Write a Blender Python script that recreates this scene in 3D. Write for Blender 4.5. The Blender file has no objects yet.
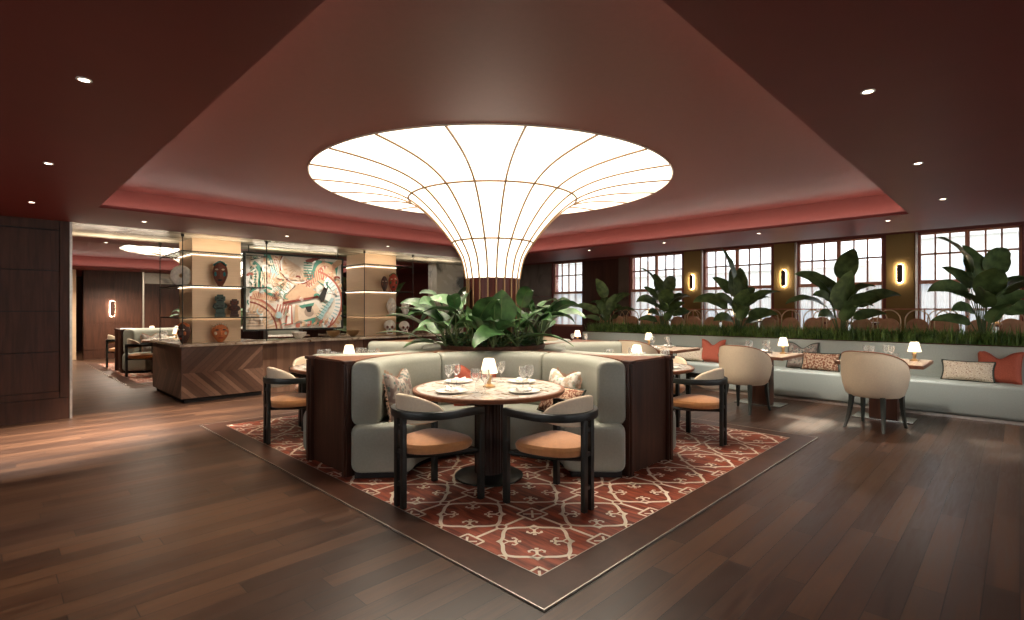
import bpy, bmesh, math, random
from mathutils import Vector, Matrix
R_ = math.radians; PI = math.pi
sin, cos = math.sin, math.cos
random.seed(7)
scene = bpy.context.scene
col = scene.collection

# ------------------------------------------------------------------ camera
F = (cos(R_(44.5)), sin(R_(44.5))); RT = (sin(R_(44.5)), -cos(R_(44.5)))
cam = bpy.data.cameras.new('camera'); cam.sensor_width = 36; cam.lens = 517/1024*36
cam.clip_end = 300
co = bpy.data.objects.new('camera', cam); col.objects.link(co)
co.location = (0, 0, 1.4); co.rotation_euler = (PI/2, 0, R_(44.5)-PI/2)
scene.camera = co
scene.view_settings.view_transform = 'Standard'; scene.view_settings.look = 'None'
scene.view_settings.gamma = 1; scene.view_settings.use_curve_mapping = False
scene.view_settings.exposure = 2.2
scene.cycles.use_denoising = True
scene.cycles.max_bounces = 8; scene.cycles.diffuse_bounces = 4; scene.cycles.glossy_bounces = 4
scene.cycles.transmission_bounces = 6; scene.cycles.transparent_max_bounces = 12
scene.cycles.caustics_reflective = False; scene.cycles.caustics_refractive = False
scene.cycles.sample_clamp_indirect = 4

# ------------------------------------------------------------------ materials
def s2l(c):
    c /= 255.0
    return c/12.92 if c <= .04045 else ((c+.055)/1.055)**2.4
def C3(r, g, b): return (s2l(r), s2l(g), s2l(b), 1)
class NT:
    def __init__(s, name):
        s.m = bpy.data.materials.new(name); s.m.use_nodes = True
        s.t = s.m.node_tree; s.b = s.t.nodes['Principled BSDF']; s.out = s.t.nodes['Material Output']
    def n(s, typ, **k):
        o = s.t.nodes.new(typ)
        for a, v in k.items(): setattr(o, a, v)
        return o
    def l(s, a, b): s.t.links.new(a, b)
    def math(s, op, a, b=None, c=None):
        o = s.n('ShaderNodeMath', operation=op)
        for i, v in enumerate((a, b, c)):
            if v is None: continue
            if isinstance(v, (int, float)): o.inputs[i].default_value = v
            else: s.l(v, o.inputs[i])
        return o.outputs[0]
    def mix(s, f, a, b, bt='MIX'):
        o = s.n('ShaderNodeMix', data_type='RGBA', blend_type=bt)
        for i, v in ((0, f), (6, a), (7, b)):
            if isinstance(v, (int, float, tuple)): o.inputs[i].default_value = v
            else: s.l(v, o.inputs[i])
        return o.outputs[2]
    def ramp(s, f, stops):
        o = s.n('ShaderNodeValToRGB'); e = o.color_ramp.elements
        while len(e) < len(stops): e.new(.5)
        for i, (p, c) in enumerate(stops): e[i].position = p; e[i].color = c
        s.l(f, o.inputs[0]); return o.outputs[0]
    def bump(s, h, st=.3, d=.01):
        o = s.n('ShaderNodeBump'); o.inputs['Strength'].default_value = st; o.inputs['Distance'].default_value = d
        s.l(h, o.inputs['Height']); s.l(o.outputs[0], s.b.inputs['Normal'])
def simple(name, c, rough=.5, metal=0, var=.12, scale=20, bump=0, bscale=None, spec=None, sheen=0, stretch=(1,1,1), coat=0):
    m = NT(name)
    tc = m.n('ShaderNodeTexCoord'); mp = m.n('ShaderNodeMapping'); mp.inputs['Scale'].default_value = stretch
    m.l(tc.outputs['Object'], mp.inputs[0])
    nz = m.n('ShaderNodeTexNoise'); nz.inputs['Scale'].default_value = scale; nz.inputs['Detail'].default_value = 4
    m.l(mp.outputs[0], nz.inputs['Vector'])
    lo = tuple(x*(1-var) for x in c[:3])+(1,); hi = tuple(min(1, x*(1+var)) for x in c[:3])+(1,)
    m.l(m.ramp(nz.outputs[0], [(.3, lo), (.7, hi)]), m.b.inputs['Base Color'])
    m.b.inputs['Roughness'].default_value = rough; m.b.inputs['Metallic'].default_value = metal
    if spec is not None: m.b.inputs['Specular IOR Level'].default_value = spec
    if sheen: m.b.inputs['Sheen Weight'].default_value = sheen
    if coat: m.b.inputs['Coat Weight'].default_value = coat
    if bump:
        nb = m.n('ShaderNodeTexNoise'); nb.inputs['Scale'].default_value = bscale or scale; m.l(mp.outputs[0], nb.inputs['Vector'])
        m.bump(nb.outputs[0], bump, .004)
    return m.m
def wood(name, a, b, rough=.45, grain=(1, 14, 14), scale=3, pos=False, coat=0):
    m = NT(name)
    tc = m.n('ShaderNodeNewGeometry' if pos else 'ShaderNodeTexCoord')
    src = tc.outputs['Position'] if pos else tc.outputs['Object']
    mp = m.n('ShaderNodeMapping'); mp.inputs['Scale'].default_value = grain; m.l(src, mp.inputs[0])
    nz = m.n('ShaderNodeTexNoise'); nz.inputs['Scale'].default_value = scale; nz.inputs['Detail'].default_value = 6
    nz.inputs['Distortion'].default_value = .6; m.l(mp.outputs[0], nz.inputs['Vector'])
    m.l(m.ramp(nz.outputs[0], [(.3, a), (.7, b)]), m.b.inputs['Base Color'])
    m.b.inputs['Roughness'].default_value = rough; m.b.inputs['Coat Weight'].default_value = coat; m.b.inputs['Specular IOR Level'].default_value = .3
    m.bump(nz.outputs[0], .15, .002)
    return m.m
def emis(name, c, st, base=None):
    m = NT(name); m.b.inputs['Base Color'].default_value = base or c
    m.b.inputs['Emission Color'].default_value = c; m.b.inputs['Emission Strength'].default_value = st
    m.b.inputs['Roughness'].default_value = .6
    return m.m
def marble(name, a, b, c, scale=2.2, rough=.2, stretch=(1, 1, 1), dist=1.5):
    m = NT(name); g = m.n('ShaderNodeNewGeometry'); mp = m.n('ShaderNodeMapping'); mp.inputs['Scale'].default_value = stretch
    m.l(g.outputs['Position'], mp.inputs[0])
    nz = m.n('ShaderNodeTexNoise'); nz.inputs['Scale'].default_value = scale; nz.inputs['Detail'].default_value = 8
    nz.inputs['Distortion'].default_value = dist; m.l(mp.outputs[0], nz.inputs['Vector'])
    m.l(m.ramp(nz.outputs[0], [(.32, a), (.46, b), (.54, b), (.68, c)]), m.b.inputs['Base Color'])
    m.b.inputs['Roughness'].default_value = rough
    return m.m
def planks(name, cols, w=.13, L=1.3, rough=.35, gapc=C3(18, 10, 8)):
    m = NT(name); g = m.n('ShaderNodeNewGeometry'); sp = m.n('ShaderNodeSeparateXYZ'); m.l(g.outputs['Position'], sp.inputs[0])
    y = m.math('DIVIDE', sp.outputs[1], w); row = m.math('FLOOR', y)
    wn = m.n('ShaderNodeTexWhiteNoise', noise_dimensions='1D'); m.l(row, wn.inputs['W'])
    x = m.math('ADD', m.math('DIVIDE', sp.outputs[0], L), m.math('MULTIPLY', wn.outputs['Value'], 7.3)); cell = m.math('FLOOR', x)
    cx = m.n('ShaderNodeCombineXYZ'); m.l(row, cx.inputs[0]); m.l(cell, cx.inputs[1])
    w2 = m.n('ShaderNodeTexWhiteNoise', noise_dimensions='2D'); m.l(cx.outputs[0], w2.inputs['Vector'])
    mp = m.n('ShaderNodeMapping'); mp.inputs['Scale'].default_value = (1.2, 16, 1); m.l(g.outputs['Position'], mp.inputs[0])
    off = m.n('ShaderNodeVectorMath', operation='ADD'); m.l(mp.outputs[0], off.inputs[0])
    sc = m.n('ShaderNodeVectorMath', operation='SCALE'); sc.inputs[3].default_value = 37; m.l(w2.outputs['Color'], sc.inputs[0]); m.l(sc.outputs[0], off.inputs[1])
    nz = m.n('ShaderNodeTexNoise'); nz.inputs['Scale'].default_value = 2.2; nz.inputs['Detail'].default_value = 7; nz.inputs['Distortion'].default_value = .8
    m.l(off.outputs[0], nz.inputs['Vector'])
    v = m.math('ADD', m.math('MULTIPLY', w2.outputs['Value'], .42), m.math('MULTIPLY', nz.outputs[0], .72))
    c = m.ramp(v, [(i/(len(cols)-1)*.8+.12, cc) for i, cc in enumerate(cols)])
    fy = m.math('FRACT', y); fx = m.math('FRACT', x)
    ey = m.math('MINIMUM', fy, m.math('SUBTRACT', 1, fy)); ex = m.math('MINIMUM', fx, m.math('SUBTRACT', 1, fx))
    e = m.math('MINIMUM', m.math('MULTIPLY', ey, w), m.math('MULTIPLY', ex, L)); gap = m.math('LESS_THAN', e, .0022)
    m.l(m.mix(gap, c, gapc), m.b.inputs['Base Color'])
    m.l(m.math('ADD', m.math('MULTIPLY', nz.outputs[0], .25), rough-.1), m.b.inputs['Roughness'])
    m.bump(m.math('SUBTRACT', m.math('MULTIPLY', nz.outputs[0], .25), gap), .25, .003)
    m.b.inputs['Specular IOR Level'].default_value = .4
    return m.m
MT = {}
MT['floor'] = planks('walnut_planks', [C3(36, 22, 14), C3(58, 37, 25), C3(88, 60, 41)], rough=.33)
MT['border'] = wood('walnut_border', C3(58, 36, 26), C3(78, 50, 37), .35, (3, 3, 3), 2, pos=True)
MT['rug_red'] = wood('red_parquet', C3(82, 32, 22), C3(166, 82, 54), .5, (9, 1.6, 1), 3, pos=True)
MT['rug_dark'] = simple('dark_inlay', C3(66, 24, 18), .5)
MT['cream'] = simple('cream_inlay', C3(216, 202, 182), .5, var=.06)
MT['ceil'] = simple('oxblood_plaster', C3(112, 45, 41), .5, var=.04, scale=3, spec=.25)
MT['walnut'] = wood('walnut_panel', C3(64, 36, 25), C3(90, 55, 39), .5, (9, 9, .8), 2.5)
MT['walnut_dk'] = wood('walnut_dark', C3(52, 30, 21), C3(74, 44, 31), .45, (9, 9, .8), 2.5)
MT['groove'] = simple('groove', C3(20, 12, 10), .7)
MT['green'] = simple('sage_leather', C3(144, 146, 134), .42, var=.05, scale=60, bump=.06, spec=.45)
MT['bench'] = simple('sage_bench_leather', C3(164, 170, 162), .42, var=.05, scale=60, bump=.06, spec=.45)
MT['black'] = simple('black_wood', C3(24, 26, 23), .4, var=.15, scale=8)
MT['legs'] = simple('charcoal_green_wood', C3(44, 50, 46), .35, var=.1)
MT['tan'] = simple('tan_velvet', C3(178, 120, 68), .8, var=.1, scale=30, bump=.15, bscale=300, sheen=.4)
MT['linen'] = simple('cream_linen', C3(218, 199, 172), .8, var=.05, scale=60, bump=.15, bscale=400)
MT['rustpipe'] = simple('rust_piping', C3(150, 84, 50), .7)
MT['brass'] = simple('brass', C3(176, 148, 112), .3, 1, var=.05)
MT['brass_rib'] = simple('brass_rib', C3(150, 118, 84), .5, .3, var=.05)
MT['palebrass'] = simple('pale_brass', C3(196, 166, 132), .4, .3, var=.05)
MT['gold'] = simple('brushed_gold', C3(214, 182, 148), .42, .35, var=.05, scale=3, stretch=(1, 1, 30))
MT['steel'] = simple('dark_steel', C3(58, 58, 54), .35, .8)
MT['silver'] = simple('silver', C3(190, 188, 182), .25, 1)
MT['metal_trim'] = simple('pale_metal_trim', C3(200, 190, 178), .3, .8)
MT['lampwhite'] = emis('lamp_fabric', (1, .88, .72, 1), .8, C3(235, 225, 205))
MT['shade'] = emis('table_lamp_shade', (1, .76, .46, 1), .5, C3(240, 225, 195))
MT['glow'] = emis('sconce_glow', (1, .82, .60, 1), 11)
MT['led'] = emis('led_strip', (1, .82, .70, 1), 4.8)
MT['ledwarm'] = emis('led_warm', (1, .80, .60, 1), 1.3)
MT['down'] = emis('downlight_lens', (1, .85, .68, 1), 3)
MT['cove'] = simple('cove_plaster', C3(120, 62, 56), .5, var=.03, spec=.4)
MT['marble'] = marble('grey_veined_marble', C3(80, 78, 66), C3(176, 168, 150), C3(216, 208, 192), 1.6, .25, (.5, 2.2, 1))
MT['top'] = marble('counter_marble', C3(92, 66, 48), C3(178, 160, 138), C3(212, 200, 182), 5, .2)
MT['tabletop'] = marble('table_marble', C3(148, 128, 110), C3(206, 198, 188), C3(232, 228, 220), 7, .16, dist=3)
MT['benchtop'] = wood('pale_table_surface', C3(176, 150, 126), C3(206, 186, 162), .2, (1, 10, 1), 3)
MT['mwood'] = wood('mid_wood', C3(98, 62, 44), C3(130, 86, 62), .4, (1, 9, 9), 3)
MT['frame'] = simple('reddish_window_wood', C3(192, 128, 100), .5)
MT['olive'] = simple('olive_fabric_wall', C3(142, 116, 66), .8, var=.06, scale=100)
MT['wallred'] = simple('bulkhead_plaster', C3(122, 62, 56), .6, var=.03)
MT['brownwall'] = wood('brown_veneer', C3(70, 40, 32), C3(88, 54, 42), .4, (9, 9, .8), 1.5)
MT['stonewall'] = marble('grey_brown_stone', C3(70, 54, 46), C3(104, 86, 76), C3(128, 108, 96), 1.2, .35)
MT['white'] = simple('porcelain', C3(232, 226, 216), .25, var=.02)
MT['napkin'] = simple('napkin_linen', C3(222, 216, 206), .9, var=.03, bump=.3, bscale=80)
MT['rust'] = simple('rust_cushion_fabric', C3(176, 88, 66), .85, var=.12, scale=70, bump=.2, bscale=250)
MT['soil'] = simple('soil', C3(38, 28, 20), .95)
MT['stem'] = simple('leaf_stem', C3(84, 100, 56), .5)
MT['palebuild'] = simple('pale_stone_facade', C3(225, 222, 216), .8, var=.03)
MT['bwin'] = simple('facade_window', C3(188, 196, 202), .4)
MT['pave'] = simple('street_paving', C3(180, 178, 172), .8)
MT['seat_brown'] = simple('brown_seat_fabric', C3(176, 128, 98), .8)
def leafmat(name, a, b, hi=None):
    m = NT(name); tc = m.n('ShaderNodeTexCoord')
    nz = m.n('ShaderNodeTexNoise'); nz.inputs['Scale'].default_value = 9; nz.inputs['Detail'].default_value = 3
    m.l(tc.outputs['Object'], nz.inputs['Vector'])
    st = [(.35, a), (.62, b)] + ([(.72, hi)] if hi else [])
    m.l(m.ramp(nz.outputs[0], st), m.b.inputs['Base Color'])
    m.b.inputs['Roughness'].default_value = .38
    m.b.inputs['Subsurface Weight'].default_value = 0
    return m.m
MT['leaf'] = leafmat('broad_leaf', C3(58, 78, 42), C3(96, 116, 68))
MT['leaf2'] = leafmat('broad_leaf_deep', C3(34, 62, 32), C3(68, 104, 56))
MT['leafv'] = leafmat('variegated_leaf', C3(52, 92, 48), C3(96, 134, 84), C3(196, 210, 178))
MT['grass'] = leafmat('grass_blade', C3(58, 90, 38), C3(122, 148, 74))
def pattern(name, a, b, c, scale=28, rnd=1.0):
    m = NT(name); tc = m.n('ShaderNodeTexCoord'); v = m.n('ShaderNodeTexVoronoi'); v.inputs['Scale'].default_value = scale
    v.inputs['Randomness'].default_value = rnd
    m.l(tc.outputs['Object'], v.inputs['Vector'])
    nz = m.n('ShaderNodeTexNoise'); nz.inputs['Scale'].default_value = scale*.6; m.l(tc.outputs['Object'], nz.inputs['Vector'])
    x = m.ramp(v.outputs['Distance'], [(.25, a), (.45, b)])
    m.l(m.mix(m.ramp(nz.outputs[0], [(.48, (0, 0, 0, 1)), (.56, (1, 1, 1, 1))]), x, c), m.b.inputs['Base Color'])
    m.b.inputs['Roughness'].default_value = .85
    return m.m
MT['pat_flor'] = pattern('floral_cushion', C3(84, 100, 94), C3(156, 146, 134), C3(122, 104, 96), 26)
MT['pat_light'] = pattern('pale_floral_cushion', C3(150, 176, 160), C3(226, 220, 208), C3(186, 166, 144), 26)
MT['pat_cream'] = pattern('cream_flecked_cushion', C3(150, 112, 88), C3(216, 202, 182), C3(206, 188, 164), 55)
MT['pat_brown'] = pattern('brown_flecked_cushion', C3(92, 52, 38), C3(196, 164, 136), C3(128, 78, 56), 60)
MT['fringe'] = simple('fringe', C3(160, 130, 110), .9, scale=200, var=.3)
MT['piping'] = simple('dark_piping', C3(58, 64, 56), .8)
def glassmat(name, tint=(1, 1, 1, 1), refl=.08, rough=.02, milk=0):
    m = NT(name); m.t.nodes.remove(m.b)
    tr = m.n('ShaderNodeBsdfTransparent'); tr.inputs[0].default_value = tint
    gl = m.n('ShaderNodeBsdfGlossy'); gl.inputs['Roughness'].default_value = rough
    lw = m.n('ShaderNodeLayerWeight'); lw.inputs[0].default_value = .3
    f = m.math('ADD', m.math('MULTIPLY', lw.outputs['Fresnel'], .6), refl*.5)
    mx = m.n('ShaderNodeMixShader'); m.l(f, mx.inputs[0]); m.l(tr.outputs[0], mx.inputs[1]); m.l(gl.outputs[0], mx.inputs[2])
    fin = mx.outputs[0]
    if milk:
        df = m.n('ShaderNodeBsdfTranslucent'); df.inputs[0].default_value = (.95, .95, .95, 1); dd = m.n('ShaderNodeBsdfDiffuse'); dd.inputs[0].default_value = (.95, .95, .95, 1)
        ad = m.n('ShaderNodeMixShader'); ad.inputs[0].default_value = .5; m.l(df.outputs[0], ad.inputs[1]); m.l(dd.outputs[0], ad.inputs[2])
        m2 = m.n('ShaderNodeMixShader'); m2.inputs[0].default_value = milk; m.l(fin, m2.inputs[1]); m.l(ad.outputs[0], m2.inputs[2]); fin = m2.outputs[0]
    m.l(fin, m.out.inputs[0]); return m.m
MT['pane'] = glassmat('window_glass', (.97, .98, .98, 1), .04)
MT['shelfglass'] = glassmat('shelf_glass', (.86, .88, .84, 1), .1)
MT['glass'] = glassmat('drinking_glass', (.985, .99, .985, 1), .12, .05, .08)
def sheer():
    m = NT('sheer_curtain'); m.t.nodes.remove(m.b)
    tr = m.n('ShaderNodeBsdfTransparent'); tl = m.n('ShaderNodeBsdfTranslucent'); df = m.n('ShaderNodeBsdfDiffuse')
    for x in (tl, df): x.inputs[0].default_value = (.85, .85, .85, 1)
    a = m.n('ShaderNodeMixShader'); a.inputs[0].default_value = .5; m.l(tl.outputs[0], a.inputs[1]); m.l(df.outputs[0], a.inputs[2])
    b = m.n('ShaderNodeMixShader'); b.inputs[0].default_value = .6; m.l(tr.outputs[0], b.inputs[1]); m.l(a.outputs[0], b.inputs[2])
    m.l(b.outputs[0], m.out.inputs[0]); return m.m
MT['sheer'] = sheer()
def chevron():
    # chevron veneer: alternating walnut strips at 45 deg mirrored about mid height
    m = NT('chevron_veneer'); g = m.n('ShaderNodeTexCoord'); sp = m.n('ShaderNodeSeparateXYZ'); m.l(g.outputs['Object'], sp.inputs[0])
    zc = m.math('ABSOLUTE', m.math('SUBTRACT', sp.outputs[2], .45))
    u = m.math('ADD', sp.outputs[0], sp.outputs[1])
    t = m.math('DIVIDE', m.math('SUBTRACT', u, zc), .085)
    cell = m.math('FLOOR', t); wn = m.n('ShaderNodeTexWhiteNoise', noise_dimensions='2D')
    cx = m.n('ShaderNodeCombineXYZ'); m.l(cell, cx.inputs[0]); m.l(m.math('GREATER_THAN', sp.outputs[2], .45), cx.inputs[1])
    m.l(cx.outputs[0], wn.inputs['Vector'])
    nz = m.n('ShaderNodeTexNoise'); nz.inputs['Scale'].default_value = 25; m.l(g.outputs['Object'], nz.inputs['Vector'])
    v = m.math('ADD', m.math('MULTIPLY', wn.outputs['Value'], .8), m.math('MULTIPLY', nz.outputs[0], .25))
    c = m.ramp(v, [(.15, C3(66, 44, 33)), (.5, C3(86, 60, 46)), (.95, C3(116, 86, 68))])
    fr = m.math('FRACT', t)
    m.l(m.mix(m.math('LESS_THAN', fr, .05), c, C3(42, 26, 20)), m.b.inputs['Base Color']); m.b.inputs['Roughness'].default_value = .35
    return m.m
MT['chevron'] = chevron()
def vboards():
    m = NT('vertical_walnut_boards'); g = m.n('ShaderNodeTexCoord'); sp = m.n('ShaderNodeSeparateXYZ'); m.l(g.outputs['Object'], sp.inputs[0])
    t = m.math('DIVIDE', sp.outputs[0], .11); wn = m.n('ShaderNodeTexWhiteNoise', noise_dimensions='1D'); m.l(m.math('FLOOR', t), wn.inputs['W'])
    mp = m.n('ShaderNodeMapping'); mp.inputs['Scale'].default_value = (12, 12, .8); m.l(g.outputs['Object'], mp.inputs[0])
    nz = m.n('ShaderNodeTexNoise'); nz.inputs['Scale'].default_value = 2.5; m.l(mp.outputs[0], nz.inputs['Vector'])
    v = m.math('ADD', m.math('MULTIPLY', wn.outputs['Value'], .5), m.math('MULTIPLY', nz.outputs[0], .5))
    m.l(m.ramp(v, [(.2, C3(96, 68, 52)), (.8, C3(140, 106, 84))]), m.b.inputs['Base Color']); m.b.inputs['Roughness'].default_value = .35
    return m.m
MT['vboards'] = vboards()

# ------------------------------------------------------------------ mesh builder
class MB:
    def __init__(s): s.v = []; s.f = []; s.mi = []; s.cur = 0; s.M = None
    def add(s, vs, fs):
        o = len(s.v)
        for p in vs:
            p = Vector(p)
            if s.M is not None: p = s.M @ p
            s.v.append(p)
        for f in fs: s.f.append(tuple(i+o for i in f)); s.mi.append(s.cur)
        return s
    def box(s, x0, y0, z0, x1, y1, z1, bev=0):
        if bev:
            bm = bmesh.new(); bmesh.ops.create_cube(bm, size=1)
            for v in bm.verts: v.co = ((x0+x1)/2+v.co.x*(x1-x0), (y0+y1)/2+v.co.y*(y1-y0), (z0+z1)/2+v.co.z*(z1-z0))
            bmesh.ops.bevel(bm, geom=bm.edges[:], offset=bev, segments=2, profile=.7, affect='EDGES')
            bm.verts.index_update(); vs = [v.co.copy() for v in bm.verts]; fs = [[v.index for v in f.verts] for f in bm.faces]; bm.free()
            return s.add(vs, fs)
        vs = [(x0,y0,z0),(x1,y0,z0),(x1,y1,z0),(x0,y1,z0),(x0,y0,z1),(x1,y0,z1),(x1,y1,z1),(x0,y1,z1)]
        return s.add(vs, [(3,2,1,0),(4,5,6,7),(0,1,5,4),(1,2,6,5),(2,3,7,6),(3,0,4,7)])
    def lathe(s, prof, n=32, cx=0, cy=0, cap=True, a0=0):
        vs = []; fs = []; k = len(prof)
        for i in range(n):
            a = a0+2*PI*i/n
            for r, z in prof: vs.append((cx+r*cos(a), cy+r*sin(a), z))
        for i in range(n):
            j = (i+1) % n
            for q in range(k-1): fs.append((i*k+q, j*k+q, j*k+q+1, i*k+q+1))
        if cap:
            if prof[0][0] > 1e-6: fs.append(tuple(i*k for i in range(n))[::-1])
            if prof[-1][0] > 1e-6: fs.append(tuple(i*k+k-1 for i in range(n)))
        return s.add(vs, fs)
    def tube(s, pts, r, n=8, closed=False, flat=None):
        pts = [Vector(p) for p in pts]; N = len(pts); vs = []; fs = []
        rs = r if isinstance(r, (list, tuple)) else [r]*N
        up = Vector((0, 0, 1)); prev = None
        for i, p in enumerate(pts):
            if closed: t = pts[(i+1) % N]-pts[i-1]
            else: t = pts[min(i+1, N-1)]-pts[max(i-1, 0)]
            t.normalize()
            if prev is None:
                a = up if abs(t.z) < .9 else Vector((1, 0, 0)); u = t.cross(a).normalized()
            else: u = (prev-t*prev.dot(t)).normalized()
            prev = u; w = t.cross(u).normalized()
            for k in range(n):
                an = 2*PI*k/n; vs.append(p+u*cos(an)*rs[i]+w*sin(an)*rs[i]*(flat or 1))
        for i in range(N if closed else N-1):
            j = (i+1) % N
            for k in range(n): fs.append((i*n+k, i*n+(k+1) % n, j*n+(k+1) % n, j*n+k))
        if not closed: fs += [tuple(range(n))[::-1], tuple((N-1)*n+k for k in range(n))]
        return s.add(vs, fs)
    def prism(s, poly, z0, z1):
        n = len(poly); vs = [(x, y, z0) for x, y in poly]+[(x, y, z1) for x, y in poly]
        fs = [tuple(range(n))[::-1], tuple(range(n, 2*n))]+[(i, (i+1) % n, n+(i+1) % n, n+i) for i in range(n)]
        return s.add(vs, fs)
    def sweep(s, secs, closed_sec=True, caps=True):  # list of sections (lists of 3d points, same count)
        k = len(secs[0]); vs = [p for q in secs for p in q]; fs = []
        for i in range(len(secs)-1):
            for q in range(k if closed_sec else k-1): fs.append((i*k+q, i*k+(q+1) % k, (i+1)*k+(q+1) % k, (i+1)*k+q))
        if caps: fs += [tuple(range(k))[::-1], tuple((len(secs)-1)*k+q for q in range(k))]
        return s.add(vs, fs)
    def ell(s, c, r, n=16, m=10):
        vs = []; fs = []
        for i in range(m+1):
            th = PI*i/m
            for j in range(n):
                ph = 2*PI*j/n; vs.append((c[0]+r[0]*sin(th)*cos(ph), c[1]+r[1]*sin(th)*sin(ph), c[2]+r[2]*cos(th)))
        for i in range(m):
            for j in range(n): fs.append((i*n+j, (i+1)*n+j, (i+1)*n+(j+1) % n, i*n+(j+1) % n))
        return s.add(vs, fs)
    def mesh(s, name, mats, smooth=True, weld=True):
        me = bpy.data.meshes.new(name); me.from_pydata([tuple(v) for v in s.v], [], s.f)
        if not isinstance(mats, (list, tuple)): mats = [mats]
        for m in mats: me.materials.append(m)
        me.polygons.foreach_set('material_index', s.mi)
        bm = bmesh.new(); bm.from_mesh(me)
        if weld: bmesh.ops.remove_doubles(bm, verts=bm.verts, dist=1e-5)
        bmesh.ops.recalc_face_normals(bm, faces=bm.faces)
        if smooth:
            for f in bm.faces: f.smooth = True
            for e in bm.edges:
                if len(e.link_faces) == 2 and e.calc_face_angle(0) > R_(38): e.smooth = False
        bm.to_mesh(me); bm.free()
        return me
def link(name, me, parent=None, loc=(0, 0, 0), rz=0):
    o = bpy.data.objects.new(name, me); col.objects.link(o)
    o.location = loc; o.rotation_euler = (0, 0, rz)
    if parent: o.parent = parent
    return o
def tag(o, label, cat, group=None, kind=None):
    o['label'] = label; o['category'] = cat
    if group: o['group'] = group
    if kind: o['kind'] = kind
    return o
def struct(name, me, label=None, loc=(0, 0, 0), rz=0, cat=None):
    o = link(name, me, None, loc, rz); o['kind'] = 'structure'
    if label: o['label'] = label; o['category'] = cat or name.split('_')[0]
    return o
def thing(name, label, cat, parts, loc=(0, 0, 0), rz=0, group=None, scale=1):
    """parts: list of (part name, mesh[, part label][, (sub name, mesh)...])"""
    o = link(name, None, None, loc, rz); tag(o, label, cat, group); o.scale = (scale,)*3
    for p in parts:
        c = link(p[0], p[1], o)
        for q in p[2:]:
            if isinstance(q, str): c['label'] = q
            else: link(q[0], q[1], c)
    return o
def rrect(x0, x1, z0, z1, r, n=4):
    r = max(1e-4, min(r, (x1-x0)/2-1e-4, (z1-z0)/2-1e-4)); pts = []
    for cx, cz, a in ((x1-r, z1-r, 0), (x0+r, z1-r, 90), (x0+r, z0+r, 180), (x1-r, z0+r, 270)):
        for i in range(n+1): t = R_(a+90*i/n); pts.append((cx+r*cos(t), cz+r*sin(t)))
    return pts
def arcsweep(mb, r0, r1, z0, z1, a0, a1, rad, endr, n=24):
    """curved cushion: rounded section swept on an arc, rounded ends"""
    secs = []; rm = (r0+r1)/2; da = endr/rm
    ang = []
    for i in range(5): t = i/4*PI/2; ang.append((a0+da*(1-cos(t)), endr*(1-sin(t))))
    for i in range(1, n): ang.append((a0+da+(a1-a0-2*da)*i/n, 0))
    for i in range(5): t = PI/2-i/4*PI/2; ang.append((a1-da*(1-cos(t)), endr*(1-sin(t))))
    for a, ins in ang:
        ins *= .8
        secs.append([(r*cos(a), r*sin(a), z) for r, z in rrect(r0+ins, r1-ins, z0+ins*.6, z1-ins, rad)])
    return mb.sweep(secs)

# ------------------------------------------------------------------ world, sun
w = bpy.data.worlds.new('sky'); scene.world = w; w.use_nodes = True
bg = w.node_tree.nodes['Background']; bg.inputs[0].default_value = (.88, .94, 1, 1); bg.inputs[1].default_value = .75
sun = bpy.data.lights.new('sun', 'SUN'); sun.energy = .22; sun.angle = R_(3); sun.color = (1, .78, .56)
so = bpy.data.objects.new('sun', sun); col.objects.link(so)
so.rotation_euler = Vector((-1, -.22, -.56)).to_track_quat('-Z', 'Y').to_euler()
def spot(loc, e, size=95, blend=.8, rad=.04, colr=(1, .84, .66), d=(0, 0, -1)):
    l = bpy.data.lights.new('spot', 'SPOT'); l.energy = e; l.spot_size = R_(size); l.spot_blend = blend; l.shadow_soft_size = rad; l.color = colr
    o = bpy.data.objects.new('spot', l); col.objects.link(o); o.location = loc
    o.rotation_euler = Vector(d).to_track_quat('-Z', 'Y').to_euler(); return o

# ------------------------------------------------------------------ setting
H = 2.54
CX, CY = 4.14, 4.38; DY2 = 10.2      # first island centre; second island is DY2 further along Y
b = MB().box(-4, -4, -.1, 11.4, 23, 0); struct('floor', b.mesh('floor', MT['floor'], False))
# ceiling: slab with two openings
TX0, TX1, TY0, TY1 = .875, 7.67, .94, 7.3
b = MB()
xs = [-4, TX0, TX1, 9.35]; ys = [-4, TY0, TY1, 8.75]
def slab(b, x0, y0, x1, y1, z0=H, z1=H+.035): b.box(x0, y0, z0, x1, y1, z1)
slab(b, -4, -4, TX0, 8.75); slab(b, TX1, -4, 9.35, 8.75); slab(b, TX0, -4, TX1, TY0); slab(b, TX0, TY1, TX1, 8.75)
Y2 = DY2
slab(b, -4, 10.35, TX0, 23); slab(b, TX1, 10.35, 9.35, 23); slab(b, TX0, 10.35, TX1, TY0+Y2); slab(b, TX0, TY1+Y2, TX1, 23)
struct('ceiling', b.mesh('ceiling', MT['ceil'], False))
b = MB().box(.78, 8.75, H-.004, 9.35, 10.35, H+.035); struct('trim_1', b.mesh('trim', MT['marble'], False), 'veined grey marble soffit above the bar', cat='soffit')
b = MB().box(-4, 8.75, H, .78, 10.35, H+.035); struct('trim_2', b.mesh('trim', MT['ceil'], False))
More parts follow.
